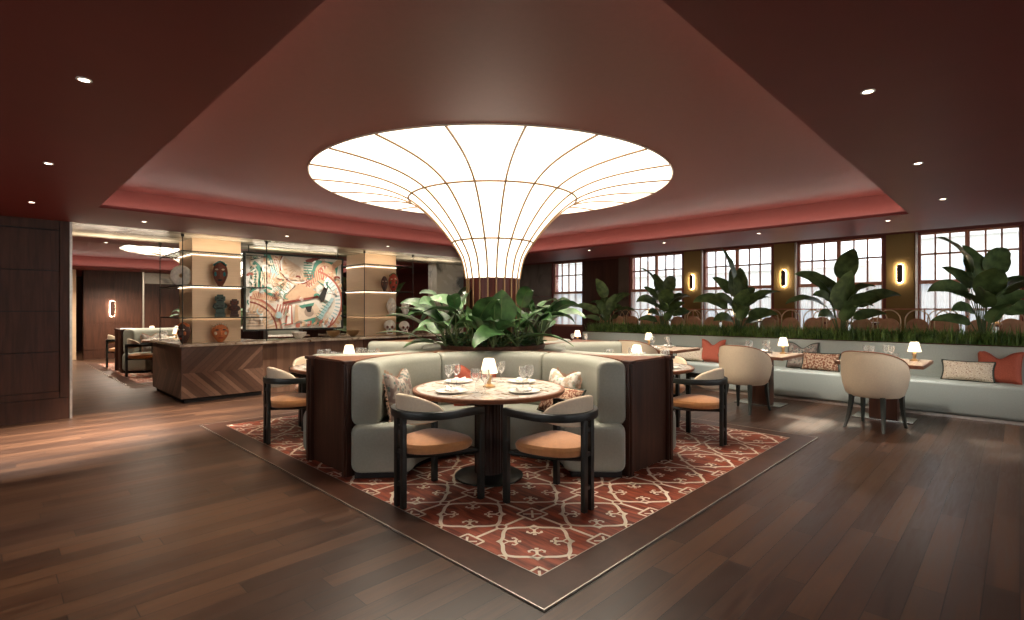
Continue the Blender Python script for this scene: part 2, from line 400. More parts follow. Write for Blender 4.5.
# trays
for k, oy in enumerate((0, Y2)):
    b = MB(); wx0, wx1, wy0, wy1 = TX0-.3, 7.9, TY0-.3, 7.75
    z0, z1 = H+.035, 2.85; wy0 += oy; wy1 += oy
    b.box(wx0-.05, wy0-.05, z0, wx0, wy1+.05, z1); b.box(wx1, wy0-.05, z0, wx1+.05, wy1+.05, z1)
    b.box(wx0, wy0-.05, z0, wx1, wy0, z1); b.box(wx0, wy1, z0, wx1, wy1+.05, z1)
    b.box(wx0-.05, wy0-.05, z1, wx1+.05, wy1+.05, z1+.05)
    struct('ceiling_tray' if 0 else 'trim_%d' % (3+k), b.mesh('tray', MT['cove'], False), 'raised red ceiling tray over the %s island' % ('near' if k == 0 else 'far'), cat='ceiling')
    for nm, (x0, y0, x1, y1) in (('a', (wx0+.13, wy0+.3, wx0+.15, wy1-.3)), ('b', (wx1-.15, wy0+.3, wx1-.13, wy1-.3)), ('c', (wx0+.3, wy0+.13, wx1-.3, wy0+.15)), ('d', (wx0+.3, wy1-.17, wx1-.3, wy1-.15))):
        b = MB().box(x0, y0, z0+.0, x1, y1, z0+.012)
        side = {'a': 'left near', 'b': 'window', 'c': 'right near', 'd': 'bar'}[nm]
        tag(link('cove_light_strip', b.mesh('cove_light', MT['led'], False)), 'warm light strip hidden in the %s side cove of the %s ceiling tray' % (side, 'near' if k == 0 else 'far'), 'light strip', 'cove light strips')
# terrace ceiling and bulkhead
b = MB().box(9.35, -4, 2.9, 11.5, 19, 2.95); b.box(9.3, -4, H+.035, 9.35, 19, 2.95); struct('trim_5', b.mesh('trim', MT['ceil'], False))
# back and side walls of the room around the camera
def holed(along, c, lo, hi, holes):
    b = MB()
    def bx(a0, a1, z0, z1):
        if along == 'y': b.box(c-.1, a0, z0, c, a1, z1)
        else: b.box(a0, c-.1, z0, a1, c, z1)
    p = lo
    for h0, h1 in holes: bx(p, h0, 0, 3); bx(h0, h1, 0, .95); bx(h0, h1, 2.5, 3); p = h1
    bx(p, hi, 0, 3)
    return b
WL = [(.15, 2.25), (3.55, 5.65)]; WR = [(.45, 2.55), (3.95, 6.05), (7.15, 9.25)]
struct('wall_near_left', holed('y', -4, -4, 23, WL).mesh('wall', MT['walnut'], False))
struct('wall_near_right', holed('x', -4, -4, 11.4, WR).mesh('wall', MT['walnut'], False))
for i, (al, h0, h1) in enumerate([('y',)+q for q in WL]+[('x',)+q for q in WR]):
    fr = MB(); gl = MB()
    def bx(m, a0, a1, z0, z1, t0=-.08, t1=-.04):
        if al == 'y': m.box(-4+t0, a0, z0, -4+t1, a1, z1)
        else: m.box(a0, -4+t0, z0, a1, -4+t1, z1)
    for q in range(5): u = h0+(h1-h0-.04)*q/4; bx(fr, u, u+.04, .95, 2.5)
    for z in (.95, 1.75, 2.46): bx(fr, h0, h1, z, z+.04)
    wo = struct('window_%d' % (6+i), fr.mesh('window', MT['frame'], False))  # invented window out of view, added to carry a fill light
    bx(gl, h0, h1, .95, 2.5, -.062, -.058); link('window_glass', gl.mesh('window_glass', MT['pane'], False), wo)
# left walnut wall (plane Y = 8.77)
LWY = 8.77
b = MB().box(-4, LWY+.02, 0, .76, LWY+.25, H); o = struct('wall_left', b.mesh('wall', MT['groove'], False))
b = MB(); zs = [.28, .365, .873, 1.39, 1.905, 2.42, H]
b.box(-4, LWY, .0, .76, LWY+.02, .272)
b.box(.665, LWY, .28, .76, LWY+.02, H)
b.box(-4, LWY, .28, .655, LWY+.02, .358)
for i in range(1, 5):
    for x0, x1 in ((-4, -2.4), (-2.39, -.85), (-.84, .655)): b.box(x0, LWY+.004, zs[i]+.0, x1, LWY+.02, zs[i+1]-.012)
b.box(-4, LWY, 2.425, .655, LWY+.02, H)
link('wall_panelling', b.mesh('wall_panelling', MT['walnut_dk'], False), o)
b = MB().box(.76, LWY-.01, 0, .785, LWY+.26, H); link('metal_edge', b.mesh('metal_edge', MT['metal_trim'], False), o)
# window wall
XW = 11.3; k_ = XW/10.5
wins = [(-.02, 1.26), (1.755, 3.16), (3.63, 5.08), (5.58, 6.96), (8.45, 9.47)]
ZS, ZT = .95, 2.727
b = MB(); y = -4
segs = []
for a, c in wins: segs.append((y, a)); b.box(XW, a, 0, XW+.25, c, ZS); b.box(XW, a, ZT, XW+.25, c, 2.95); y = c
segs.append((y, 23))
for a, c in segs: b.box(XW, a, 0, XW+.25, c, 2.95)
wr = struct('wall_right', b.mesh('wall', MT['wallred'], False))
for a, c in segs[1:4] + [(-.5, -.02)]:
    link('olive_panel', MB().box(XW-.02, a+.045, 0, XW, c-.045, ZT+.01).mesh('olive_panel', MT['olive'], False), wr)
    link('edge_trim', MB().box(XW-.05, a+.0, 0, XW, a+.03, ZT+.01).mesh('edge_trim', MT['metal_trim'], False), wr)
link('veneer_panel', MB().box(XW-.03, 7.3, 0, XW, 8.4, ZT-.02).mesh('veneer_panel', MT['brownwall'], False), wr)
b = MB()
for z0 in (0, .88, 1.79):
    b.box(XW-.02, 7.0, z0, XW, 7.29, z0+.89 if z0 < 1.5 else ZT)
    for y0, y1 in ((9.52, 10.3), (10.31, 11.2), (11.21, 12.4)): b.box(XW-.02, y0, z0, XW, y1, z0+.895 if z0 < 1.5 else ZT)
link('stone_panel', b.mesh('stone_panel', MT['stonewall'], False), wr)
for i, (a, c) in enumerate(wins):
    fr = MB(); w_ = c-a; X0, X1 = XW+.05, XW+.11
    mid = (a+c)/2
    fr.box(X0, a, ZS, X1, a+.035, ZT); fr.box(X0, c-.035, ZS, X1, c, ZT); fr.box(X0, a, ZT-.03, X1, c, ZT); fr.box(X0, a, ZS, X1, c, ZS+.05)
    fr.box(X0-.01, a, 1.85, X1, c, 1.915)
    halves = [(a+.035, mid-.03), (mid+.03, c-.035)] if i < 4 else [(a+.035, c-.035)]
    if i < 4: fr.box(X0-.01, mid-.03, ZS, X1, mid+.03, ZT)
    for h0, h1 in halves:
        n = 3 if i < 4 else 4
        for q in range(1, n):
            yy = h0+(h1-h0)*q/n; fr.box(X0+.01, yy-.012, ZS, X1-.01, yy+.012, ZT)
        fr.box(X0+.01, h0, 2.345, X1-.01, h1, 2.375)
    names = ['rightmost', 'second from right', 'third from right', 'fourth from right', 'far leftmost']
    wo = struct('window_%d' % (i+1), fr.mesh('window', MT['frame'], False), 'reddish-framed multi-pane window, %s of the daylight windows' % names[i], cat='window')
    link('window_glass', MB().box(XW+.078, a+.01, ZS, XW+.082, c-.01, ZT).mesh('window_glass', MT['pane'], False), wo)
    # sheer cafe curtain
    cu = MB(); vs = []; n = 120
    pts = [(XW+.02+.014*sin(q*1.25), a+.02+(w_-.04)*q/n) for q in range(n+1)]
    for q in range(n):
        cu.add([(pts[q][0], pts[q][1], 1.0), (pts[q+1][0], pts[q+1][1], 1.0), (pts[q+1][0], pts[q+1][1], 1.85), (pts[q][0], pts[q][1], 1.85)], [(0, 1, 2, 3)])
    tag(link('sheer_curtain', cu.mesh('sheer_curtain', MT['sheer'])), 'white sheer half curtain across the lower part of the %s window' % names[i], 'curtain', 'sheer curtains')
# far walls
b = MB().box(1.93, 18.9, 0, 11.3, 19.1, 2.95); wb = struct('wall_back', b.mesh('wall', MT['walnut_dk'], False))
pn = MB()
for x0, x1 in ((1.95, 2.62), (2.63, 3.3)):
    for z0, z1 in ((.0, .25), (.26, 1.0), (1.01, 1.75), (1.76, 2.54)): pn.box(x0, 18.88, z0, x1, 18.9, z1)
link('wall_panelling', pn.mesh('wall_panelling', MT['walnut_dk'], False), wb)
link('metal_edge', MB().box(3.31, 18.86, 0, 3.35, 18.9, H).mesh('metal_edge', MT['metal_trim'], False), wb)
link('marble_header', MB().box(3.36, 18.84, 2.2, 6.4, 18.9, H-.02).mesh('marble_header', MT['marble'], False), wb)
b = MB().box(-4, 22.9, 0, 11.4, 23, 2.95); struct('wall_far', b.mesh('wall', MT['brownwall'], False))
b = MB().box(1.55, 18.95, 0, 1.78, 19.2, H); struct('trim_6', b.mesh('trim', MT['gold'], False), 'pale lit pillar at the far end of the second room', cat='pillar')
# far cabinet
thing('side_cabinet', 'dark cabinet with pale stone top at far left in the second room', 'cabinet',
      [('body', MB().box(-.3, -.3, 0, .55, .3, .86).mesh('body', MT['black'], False)), ('countertop', MB().box(-.32, -.32, .86, .57, .32, .9).mesh('countertop', MT['top'], False))], (.95, 17.7, 0))
# marble pier beyond the island
b = MB().box(7.75, 10.2, 0, 8.6, 10.55, H-.005); struct('trim_7', b.mesh('trim', MT['marble'], False), 'tall grey veined marble pier behind the island plants', cat='pillar')
# threshold/metal floor line around inlay and border, rugs
def rug(oy, name, lab, lab2):
    X0, X1, Y0, Y1 = 2.03, 6.15, 1.79+oy, 6.85+oy; T = (X1-X0)/7
    b = MB(); b.box(X0-.02, Y0-.02, 0, X1+.02, Y1+.02, .004)
    zb_ = .0052; wd = .012; zz = [0]
    def ribbon(pts, wd=wd, closed=False, mat=1):
        b.cur = mat; N = len(pts); zz[0] += 1; z = zb_+(zz[0] % 40)*2.5e-5
        rng = range(N if closed else N-1); quads = []
        nrm = []
        for i in range(N):
            p = pts[(i-1) % N] if (closed or i > 0) else pts[i]; q = pts[(i+1) % N] if (closed or i < N-1) else pts[i]
            dx, dy = q[0]-p[0], q[1]-p[1]; L = math.hypot(dx, dy) or 1; nrm.append((-dy/L, dx/L))
        for i in rng:
            j = (i+1) % N
            mx, my = (pts[i][0]+pts[j][0])/2, (pts[i][1]+pts[j][1])/2
            if not (X0-.005 < mx < X1+.005 and Y0-.005 < my < Y1+.005): continue
            (ax, ay), (bx, by) = pts[i], pts[j]
            b.add([(ax+nrm[i][0]*wd, ay+nrm[i][1]*wd, z), (bx+nrm[j][0]*wd, by+nrm[j][1]*wd, z), (bx-nrm[j][0]*wd, by-nrm[j][1]*wd, z), (ax-nrm[i][0]*wd, ay-nrm[i][1]*wd, z)], [(0, 1, 2, 3)])
        b.cur = 0
    NX, NY = 7, 9
    for i in range(NX):
        for j in range(NY):
            cx, cy = X0+(i+.5)*T, Y0+(j+.5)*T
            L = []
            n = 64
            for q in range(n):
                a = 2*PI*q/n; f = abs(cos(2*a))   # 1 on axes, 0 on diagonals
                r = .345+.08*f**1.3-.03*abs(sin(4*a))+.016*sin(8*a+PI/2)*(1-f); L.append((cx+T*r*cos(a), cy+T*r*sin(a)))
            ribbon(L, closed=True)
            for d in range(4):
                zz[0] = 0
                a = PI/4+d*PI/2; ux, uy = cos(a), sin(a); vx, vy = -uy, ux
                def pt(r, t): return (cx+T*(ux*r+vx*t), cy+T*(uy*r+vy*t))
                ribbon([pt(.395, 0), pt(.335, .06), pt(.275, 0), pt(.335, -.06)], .008, True)
                ribbon([pt(.275, 0), pt(.24, 0), pt(.19, 0)], .009)
                ribbon([pt(.22, 0), pt(.19, .045), pt(.215, .08), pt(.245, .07)], .008)
                ribbon([pt(.22, 0), pt(.19, -.045), pt(.215, -.08), pt(.245, -.07)], .008)
                ribbon([pt(.165, -.02), pt(.165, .02)], .010)
                # lines to the mid edge ring
                a2 = d*PI/2; ux, uy = cos(a2), sin(a2); vx, vy = -uy, ux
                if d > 1: continue
                ribbon([(cx+T*(ux*.5+vx*.06), cy+T*(uy*.5+vy*.06)), (cx+T*(ux*.5+vx*.25), cy+T*(uy*.5+vy*.25)), (cx+T*(ux*.5+vx*.37), cy+T*(uy*.5+vy*.37))], wd*.9 if d < 4 else wd)
                ribbon([(cx+T*(ux*.5-vx*.06), cy+T*(uy*.5-vy*.06)), (cx+T*(ux*.5-vx*.25), cy+T*(uy*.5-vy*.25)), (cx+T*(ux*.5-vx*.37), cy+T*(uy*.5-vy*.37))], wd*.9)
    for i in range(NX+1):
        for j in range(NY+1):
            cx, cy = X0+i*T, Y0+j*T; h = .127*T
            def seg(p, q):
                m = 6; ribbon([(cx+p[0]+(q[0]-p[0])*t/m, cy+p[1]+(q[1]-p[1])*t/m) for t in range(m+1)], .008)
            c4 = [(-h, -h), (h, -h), (h, h), (-h, h)]
            for q in range(4): seg(c4[q], c4[(q+1) % 4]); seg((c4[q][0]*.6, c4[q][1]*.6), (0, 0))
            if i < NX: ribbon([(cx+T/2+.055*T*cos(2*PI*q/12), cy+.055*T*sin(2*PI*q/12)) for q in range(12)], .007, True)
            if j < NY: ribbon([(cx+.055*T*cos(2*PI*q/12), cy+T/2+.055*T*sin(2*PI*q/12)) for q in range(12)], .007, True)
    tag(link('patterned_floor_inlay', b.mesh(name, [MT['rug_red'], MT['cream']], False, False)), lab, 'rug')
    b = MB(); B = .21; zt = .008
    x0, x1, y0, y1 = X0-B, X1+B, Y0-B, Y1+B
    b.add([(x0, y0, zt), (X0, Y0, zt), (X0, Y1, zt), (x0, y1, zt), (X1, Y0, zt), (x1, y0, zt), (x1, y1, zt), (X1, Y1, zt)],
          [(0, 1, 2, 3), (0, 5, 4, 1), (5, 6, 7, 4), (3, 2, 7, 6)])
    for p, q in (((x0, y0), (x1, y0)), ((x1, y0), (x1, y1)), ((x1, y1), (x0, y1)), ((x0, y1), (x0, y0))):
        b.add([(p[0], p[1], 0), (q[0], q[1], 0), (q[0], q[1], zt), (p[0], p[1], zt)], [(0, 1, 2, 3)])
    for p, q in (((X0, Y0), (X1, Y0)), ((X1, Y0), (X1, Y1)), ((X1, Y1), (X0, Y1)), ((X0, Y1), (X0, Y0))):
        b.add([(p[0], p[1], 0), (q[0], q[1], 0), (q[0], q[1], zt), (p[0], p[1], zt)], [(0, 1, 2, 3)])
    o = link('floor_border', b.mesh('floor_border', MT['border'], False)); tag(o, lab2, 'floor border')
    m = MB(); e = .007
    for a0, c0, a1, c1 in ((x0-e, y0-e, x1+e, y0), (x0-e, y1, x1+e, y1+e), (x0-e, y0, x0, y1), (x1, y0, x1+e, y1)): m.box(a0, c0, 0, a1, c1, zt+.002)
    i2 = .004
    for a0, c0, a1, c1 in ((X0, Y0, X1, Y0+i2), (X0, Y1-i2, X1, Y1), (X0, Y0, X0+i2, Y1), (X1-i2, Y0, X1, Y1)): m.box(a0, c0, 0, a1, c1, zt+.001)
    link('metal_strip', m.mesh('metal_strip', MT['metal_trim'], False), o)
rug(0, 'inlay', 'red patterned floor inlay with cream tracery under the near island', 'dark walnut floor border with metal edge around the near red inlay')
rug(DY2, 'inlay', 'red patterned floor inlay under the far island in second room', 'dark walnut floor border around the far red inlay')

# ------------------------------------------------------------------ downlights, added spots and fill lights
tr_m = MB().lathe([(.022, 0), (.032, 0), (.034, -.004), (.026, -.006), (.022, -.004), (.022, 0)], 20, cap=False).mesh('trim_ring', MT['white'])
ln_m = MB().lathe([(0, -.004), (.022, -.004), (.022, -.001), (0, -.001)], 20, cap=False).mesh('lens', MT['down'])
DL = [(.34, 1.23, 'nearest left, above the frame'), (.34, 3.3, 'nearest of the left ceiling row'), (.34, 5.38, 'second along the left ceiling row'), (.34, 7.44, 'last of the left ceiling row near the walnut wall'),
      (1.43, 8.05, 'left end of the row before the bar'), (3.25, 8.05, 'middle of the row before the bar'), (5.03, 8.05, 'right of the row before the bar'), (6.85, 8.05, 'far right of the row before the bar'),
      (3.22, .565, 'nearest of the right ceiling row'), (5.07, .565, 'second along the right ceiling row'), (6.88, .565, 'third along the right ceiling row'),
      (8.05, 1.2, 'right of the row along the windows'), (8.05, 2.77, 'middle of the row along the windows'), (8.05, 4.3, 'second left in the row along the windows'), (8.05, 5.85, 'left of the row along the windows'),
      (1.42, 11.0, 'in the second room beyond the walnut wall')]
for x, y, lb in DL:
    thing('downlight', 'small round recessed downlight, '+lb, 'downlight', [('trim_ring', tr_m), ('lens', ln_m)], (x, y, H), group='recessed downlights')
for x, y, e in ((-1.3, 7.3, 420), (.34, 7.35, 460), (1.43, 7.8, 420), (3.25, 8.0, 200), (5.03, 8.05, 40), (6.85, 8.05, 40)): spot((x, y, H-.02), e, 64, .9, .04, (1, .92, .82))  # first spot is extra, without a downlight, to brighten the floor
for x, y in ((8.05, 1.2), (8.05, 2.77), (8.05, 4.3), (8.05, 5.85)): spot((x, y, H-.02), 62, 88, .9, .04, (1, .93, .84))
for x, y, e in ((.34, 1.23, 20), (.34, 3.3, 34), (.34, 5.38, 38), (3.22, .565, 8), (5.07, .565, 24), (6.88, .565, 24)): spot((x, y, H-.02), e, 68, .9, .04, (1, .92, .82))
spot((1.42, 11.0, H-.02), 40); spot((1.3, 19.5, 2.5), 90, 120); spot((2.6, 17.4, 2.5), 160, 150); spot((.8, 14.5, 2.5), 60, 120)  # after the first, spots without fixtures added to brighten the second room
for q in range(8):      # spots added under the trumpet rim to light booths and tables
    a = R_(22.5+45*q); spot((CX+1.35*cos(a), CY+1.35*sin(a), 2.74), 42, 118, 1, .25, (1, .86, .7), (.12*cos(a), .12*sin(a), -1))
    spot((CX+1.35*cos(a), CY+DY2+1.35*sin(a), 2.74), 26, 120, 1, .25, (1, .86, .7), (.12*cos(a), .12*sin(a), -1))
for x in (3.6, 4.5): spot((x, 8.85, H-.03), 18, 80, 1, .05, (1, .88, .76), (0, .75, -.85))  # spots without fixtures, added to brighten the mural
def area(loc, e, sx, sy, d, colr=(1, .84, .64)):
    l = bpy.data.lights.new('area', 'AREA'); l.shape = 'RECTANGLE'; l.size = sx; l.size_y = sy; l.energy = e; l.color = colr
    o = bpy.data.objects.new('area', l); col.objects.link(o); o.location = loc; o.rotation_euler = Vector(d).to_track_quat('-Z', 'Y').to_euler()
area((2.62, 9.1, 2.31), .8, .9, .2, (0, 0, 1)); area((5.6, 9.15, 2.31), .8, .9, .2, (0, 0, 1)); area((4.2, 9.9, 2.42), 2, 1.6, .1, (0, 0, 1)); area((1.5, 10.0, 2.3), 2, 1.2, .1, (0, 0, 1)); area((7.0, 9.5, 2.3), 2, 1.4, .1, (0, 0, 1))  # unseen uplights added to brighten the marble soffit
# fill lights added at the invented windows behind the camera
for x, y, d in ((-3.95, 1.2, (1, .25, -.12)), (-3.95, 4.6, (1, -.1, -.12)), (1.5, -3.95, (.25, 1, -.12)), (5.0, -3.95, (0, 1, -.12)), (8.2, -3.95, (0, 1, -.12))):
    area((x, y, 1.75), 5.5, 2.0, 1.5, d, (1, .93, .86))

# ------------------------------------------------------------------ trumpet lamps with column
prof = [(.31, 1.764), (.322, 1.85), (.345, 1.95), (.375, 2.03), (.465, 2.175), (.60, 2.35), (.77, 2.525), (.96, 2.665), (1.18, 2.752), (1.42, 2.802), (1.7, 2.83), (1.99, 2.842)]
def crv(p, n=5):
    out = []
    for i in range(len(p)-1):
        a = p[max(i-1, 0)]; b_ = p[i]; c = p[i+1]; d = p[min(i+2, len(p)-1)]
        for q in range(n):
            t = q/n; out.append(tuple(.5*((2*b_[k])+(-a[k]+c[k])*t+(2*a[k]-5*b_[k]+4*c[k]-d[k])*t*t+(-a[k]+3*b_[k]-3*c[k]+d[k])*t**3) for k in range(len(b_))))
    out.append(tuple(p[-1])); return out
PR = crv(prof, 4)
lamp_sh = MB().lathe(PR, 96, cap=False).mesh('lamp_shade', MT['lampwhite'])
rib_ms = []
for q in range(20):
    a = R_(18*q); b = MB()
    b.tube([((r+.005)*cos(a), (r+.005)*sin(a), z-.005) for r, z in PR], .0115, 6); rib_ms.append(b.mesh('rib', MT['brass_rib']))
def ringm(r, z, t=.0115): return MB().tube([(r*cos(2*PI*q/72), r*sin(2*PI*q/72), z) for q in range(72)], t, 6, True).mesh('ring', MT['brass_rib'])
colm = MB().lathe([(.29, .96), (.29, 1.764)], 48).mesh('column', wood('column_mahogany', C3(58, 24, 20), C3(80, 36, 28), .4, (8, 8, 1), 3))
cribs = []
for q in range(20):
    a = R_(18*q); cribs.append(MB().tube([(.302*cos(a), .302*sin(a), 1.77), (.302*cos(a), .302*sin(a), .97)], .009, 6).mesh('column_rib', MT['brass_rib']))
LP = [('lamp_shade', lamp_sh, 'glowing cream fabric funnel')] + [('rib', m) for m in rib_ms] + [('ring', ringm(.468, 2.172)), ('ring', ringm(.965, 2.662)), ('rim', MB().tube([(1.998*cos(2*PI*q/96), 1.998*sin(2*PI*q/96), 2.842) for q in range(96)], .007, 6, True).mesh('rim', MT['cream'])), ('column', colm, 'dark red wooden lower column')] + [('column_rib', m) for m in cribs]
thing('trumpet_lamp', 'huge glowing trumpet-shaped ceiling lamp with brass ribs above the near island', 'lamp', LP, (CX-.01, CY-.01, 0))
thing('trumpet_lamp', 'second glowing trumpet-shaped ceiling lamp in the far room, partly hidden by shelves', 'lamp', LP, (CX, CY+DY2, 0))

# ------------------------------------------------------------------ booths
RI, RB, RO = .62, .905, 1.15
bparts = []
bparts.append(('seat', arcsweep(MB(), RI, RO-.01, .05, .455, -PI/2-.09, PI/2+.09, .07, .05, 48).mesh('seat', MT['green'])))
for i, (a0, a1) in enumerate(((-92.3, -32.5), (-32.5, 32.5), (32.5, 92.3))):
    bparts.append(('backrest_panel', arcsweep(MB(), RB, RO, .43, .972, R_(a0+.15), R_(a1-.15), .075, .035, 20).mesh('backrest_panel', MT['green'])))
bparts.append(('plinth', arcsweep(MB(), RI+.07, RO-.04, .008, .06, -PI/2-.06, PI/2+.06, .005, .002, 40).mesh('plinth', MT['groove'])))
TB = [(CX-1.175, CY-1.195, 45, 'near'), (CX-1.175, CY+1.195, -45, 'left'), (CX+1.175, CY-1.195, 135, 'right'), (CX+1.175, CY+1.195, 225, 'rear')]
isl = lambda k: 'near island' if k == 0 else 'far island'
for k, oy in enumerate((0, DY2)):
    for x, y, a, nm in TB:
        thing('booth_sofa', 'curved sage leather booth sofa on the %s side of the %s' % (nm, isl(k)), 'sofa', bparts, (x, y+oy, 0), R_(a), 'curved booth sofas')
# wooden core between the booths
def corepoly(off=.004):
    P = []
    def arc(cx, cy, a0, a1):
        for i in range(33): a = R_(a0+(a1-a0)*i/32); P.append((cx+(RO+off)*cos(a)-CX, cy+(RO+off)*sin(a)-CY))
    arc(TB[0][0], TB[0][1], 135, -45); arc(TB[2][0], TB[2][1], 225, 45); arc(TB[3][0], TB[3][1], -45, -225); arc(TB[1][0], TB[1][1], 45, -135)
    return P
cp = corepoly()
core_body = MB().prism(cp, 0, .94).mesh('body', MT['walnut_dk'], False)
core_top = MB().prism(cp, .94, .965).mesh('top_board', MT['mwood'], False)
ends = []
xe, ye = -1.175-.813, -1.195-.813
for s in (-1, 1):
    for d in (0, 1):
        b = MB(); hw = .37
        def P3(u, v, z): return (s*(-xe+v), u, z) if d == 0 else (u, s*(-ye+v), z)
        def bx(u0, v0, z0, u1, v1, z1):
            p, q = P3(u0, v0, z0), P3(u1, v1, z1)
            b.box(min(p[0], q[0]), min(p[1], q[1]), z0, max(p[0], q[0]), max(p[1], q[1]), z1, .006)
        bx(-hw+.05, -.004, .01, hw-.05, .012, .95)
        for sg in (-1, 1):
            u0, u1 = sorted((sg*hw, sg*(hw-.055)))
            bx(u0-.008, -.03, .0, u1+.008, .045, .965)
            bx(u0+.008, .02, .0, u1-.008, .062, .94)
            bx(u0-.014, -.034, .945, u1+.014, .068, .972)
        ends.append(('end_panel', b.mesh('end_panel', MT['walnut_dk'])))
planter = []
b = MB(); b.lathe([(.55, .965), (.60, .965), (.61, 1.01), (.595, 1.012), (.585, 1.0), (.33, 1.0), (.33, .965)], 48, cap=False)
pl_m = b.mesh('planter', MT['walnut'])
pl_s = MB().lathe([(.33, 1.002), (.58, 1.002)], 48, cap=False).mesh('soil', MT['soil'])
for k, oy in enumerate((0, DY2)):
    thing('booth_divider', 'dark walnut cross-shaped divider between the booths of the %s' % isl(k), 'partition', [('body', core_body), ('top_board', core_top)]+ends, (CX, CY+oy, 0))
    thing('round_planter', 'round dark wood planter around the lamp column of the %s' % isl(k), 'planter', [('tub', pl_m), ('soil', pl_s)], (CX, CY+oy, 0))

# ------------------------------------------------------------------ round tables
b = MB().lathe([(0, .712), (.60, .712), (.63, .722), (.636, .745), (.63, .752), (.60, .752), (.60, .749), (0, .749)], 72, cap=False)
rt_top = b.mesh('tabletop', MT['mwood'])
rt_in = MB().lathe([(0, .7525), (.602, .7525), (.602, .748), (0, .748)], 72, cap=False).mesh('stone_inlay', MT['tabletop'])
b = MB(); n = 48
pr = [(.115+.006*(i % 2), 0) for i in range(n)]
b.add([((pr[i][0])*cos(2*PI*i/n), (pr[i][0])*sin(2*PI*i/n), z) for z in (.03, .712) for i in range(n)], [(i, (i+1) % n, n+(i+1) % n, n+i) for i in range(n)])
rt_ped = b.mesh('pedestal', wood('pedestal_wood', C3(34, 20, 15), C3(50, 30, 22), .35, (9, 9, .8), 2.5), False)
rt_base = MB().lathe([(0, .008), (.285, .008), (.285, .022), (.26, .032), (.14, .045), (0, .045)], 48, cap=False).mesh('base', MT['steel'])
RTP = [('tabletop', rt_top, ('stone_inlay', rt_in)), ('pedestal', rt_ped), ('base', rt_base)]
for k, oy in enumerate((0, DY2)):
    for x, y, a, nm in TB:
        thing('round_table', 'round marble-topped pedestal table in the %s booth of the %s' % (nm, isl(k)), 'table', RTP, (x, y+oy, 0), 0, 'round booth tables')

# ------------------------------------------------------------------ three-legged armchair
def postm(x, y, w, d, z0, z1, bev=.004, name='leg'): return MB().box(x-w/2, y-d/2, z0, x+w/2, y+d/2, z1, bev).mesh(name, MT['black'])
rail_pts = [(.275, .285), (.15, .288), (.03, .285)]+[(.03+.285*cos(R_(a)), .285*sin(R_(a))) for a in range(96, 265, 6)]+[(.03, -.285), (.15, -.288), (.275, -.285)]
secs = []
N = len(rail_pts)
for i, (x, y) in enumerate(rail_pts):
    p = rail_pts[max(i-1, 0)]; q = rail_pts[min(i+1, N-1)]; dx, dy = q[0]-p[0], q[1]-p[1]; L = math.hypot(dx, dy); nx, ny = dy/L, -dx/L
    secs.append([(x+nx*u, y+ny*u, z) for u, z in rrect(-.018, .018, .630, .686, .006, 2)])
rail_m = MB().sweep(secs).mesh('arm_rail', MT['black'])
secs = []
for i in range(41):
    t = -1+2*i/40; a = PI+t*R_(74); env = math.sqrt(max(0, 1-t*t))
    zt = .655+.14*env**1.1; zb = .655-.07*env; th = .006+.026*env**.5; r = .255
    secs.append([(.03+(r-lean)*cos(a), (r-lean)*sin(a), z) for lean, z in [(u+ .0*(z-.6), z) for u, z in rrect(-th*.4, th, zb, max(zt, zb+.01), .02, 3)]])
back_m = MB().sweep(secs).mesh('backrest', MT['linen'])
# seat: rounded D cushion, domed
b = MB(); n = 48; rings = 7; vs = []; fs = []
def seatr(a):   # outline: rounded triangle, broad front
    return .235/(max(abs(cos(a))**3.2+abs(sin(a))**3.2, 1e-6))**(1/3.2)
def sp(a):
    r = seatr(a); x, y = r*cos(a)*1.06, r*sin(a)*1.22
    t = (x+.23)/.46; y *= .52+.48*min(1, max(0, t)**.6); return x+.02, y
lay = [(.0, .378, .94), (.0, .395, 1.0), (0, .425, 1.02), (0, .445, .97), (0, .458, .82), (0, .47, .55), (0, .475, .25)]
for _, z, s_ in lay:
    for i in range(n): x, y = sp(2*PI*i/n); vs.append((x*s_, y*s_, z))
for l_ in range(len(lay)-1):
    for i in range(n): fs.append((l_*n+i, l_*n+(i+1) % n, (l_+1)*n+(i+1) % n, (l_+1)*n+i))
fs.append(tuple(range(n))[::-1]); fs.append(tuple((len(lay)-1)*n+i for i in range(n)))
seat_m = b.add(vs, fs).mesh('seat', MT['tan'])
b = MB()
for s in (-1, 1): b.tube([(-.24, s*.02, .362), (0, s*.19, .362), (.25, s*.27, .362)], .017, 6)
b.box(.2, -.27, .347, .245, .27, .377, .005); fr_m = b.mesh('seat_frame', MT['black'])
b = MB()
for z in (.15, .38, .55): b.box(-.262, -.02, z, -.238, .02, z+.03)
sp_m = b.mesh('spacer', MT['black'], False)
ACP = [('seat', seat_m), ('backrest', back_m), ('arm_rail', rail_m), ('seat_frame', fr_m), ('spacer', sp_m),
       ('leg', postm(-.25, .038, .034, .038, .0, .64)), ('leg', postm(-.25, -.038, .034, .038, .0, .64)),
       ('leg', postm(.262, .283, .045, .036, .0, .685)), ('leg', postm(.262, -.283, .045, .036, .0, .685))]
FZ = .006
AC = [(2.307, 3.13, 0, 'with cream back, left one at the near round table'), (2.925, 2.39, 90, 'with cream back, right one at the near round table'),
      (2.31, 5.615, 0, 'at the left end of the near island, facing right'), (2.93, 6.42, -90, 'behind the left round table of the near island'),
      (5.32, 2.43, 90, 'at the right end of the near island'), (6.05, 3.2, 180, 'behind the right round table of the near island'),
      (2.31, 3.13+DY2, 0, 'at the far island nearest table'), (2.31, 5.6+DY2, 0, 'at the far island, farthest away of all')]
for x, y, a, lb in AC:
    thing('armchair', 'black armchair with tan seat '+lb, 'chair', ACP, (x, y, FZ), R_(a), 'black framed armchairs')

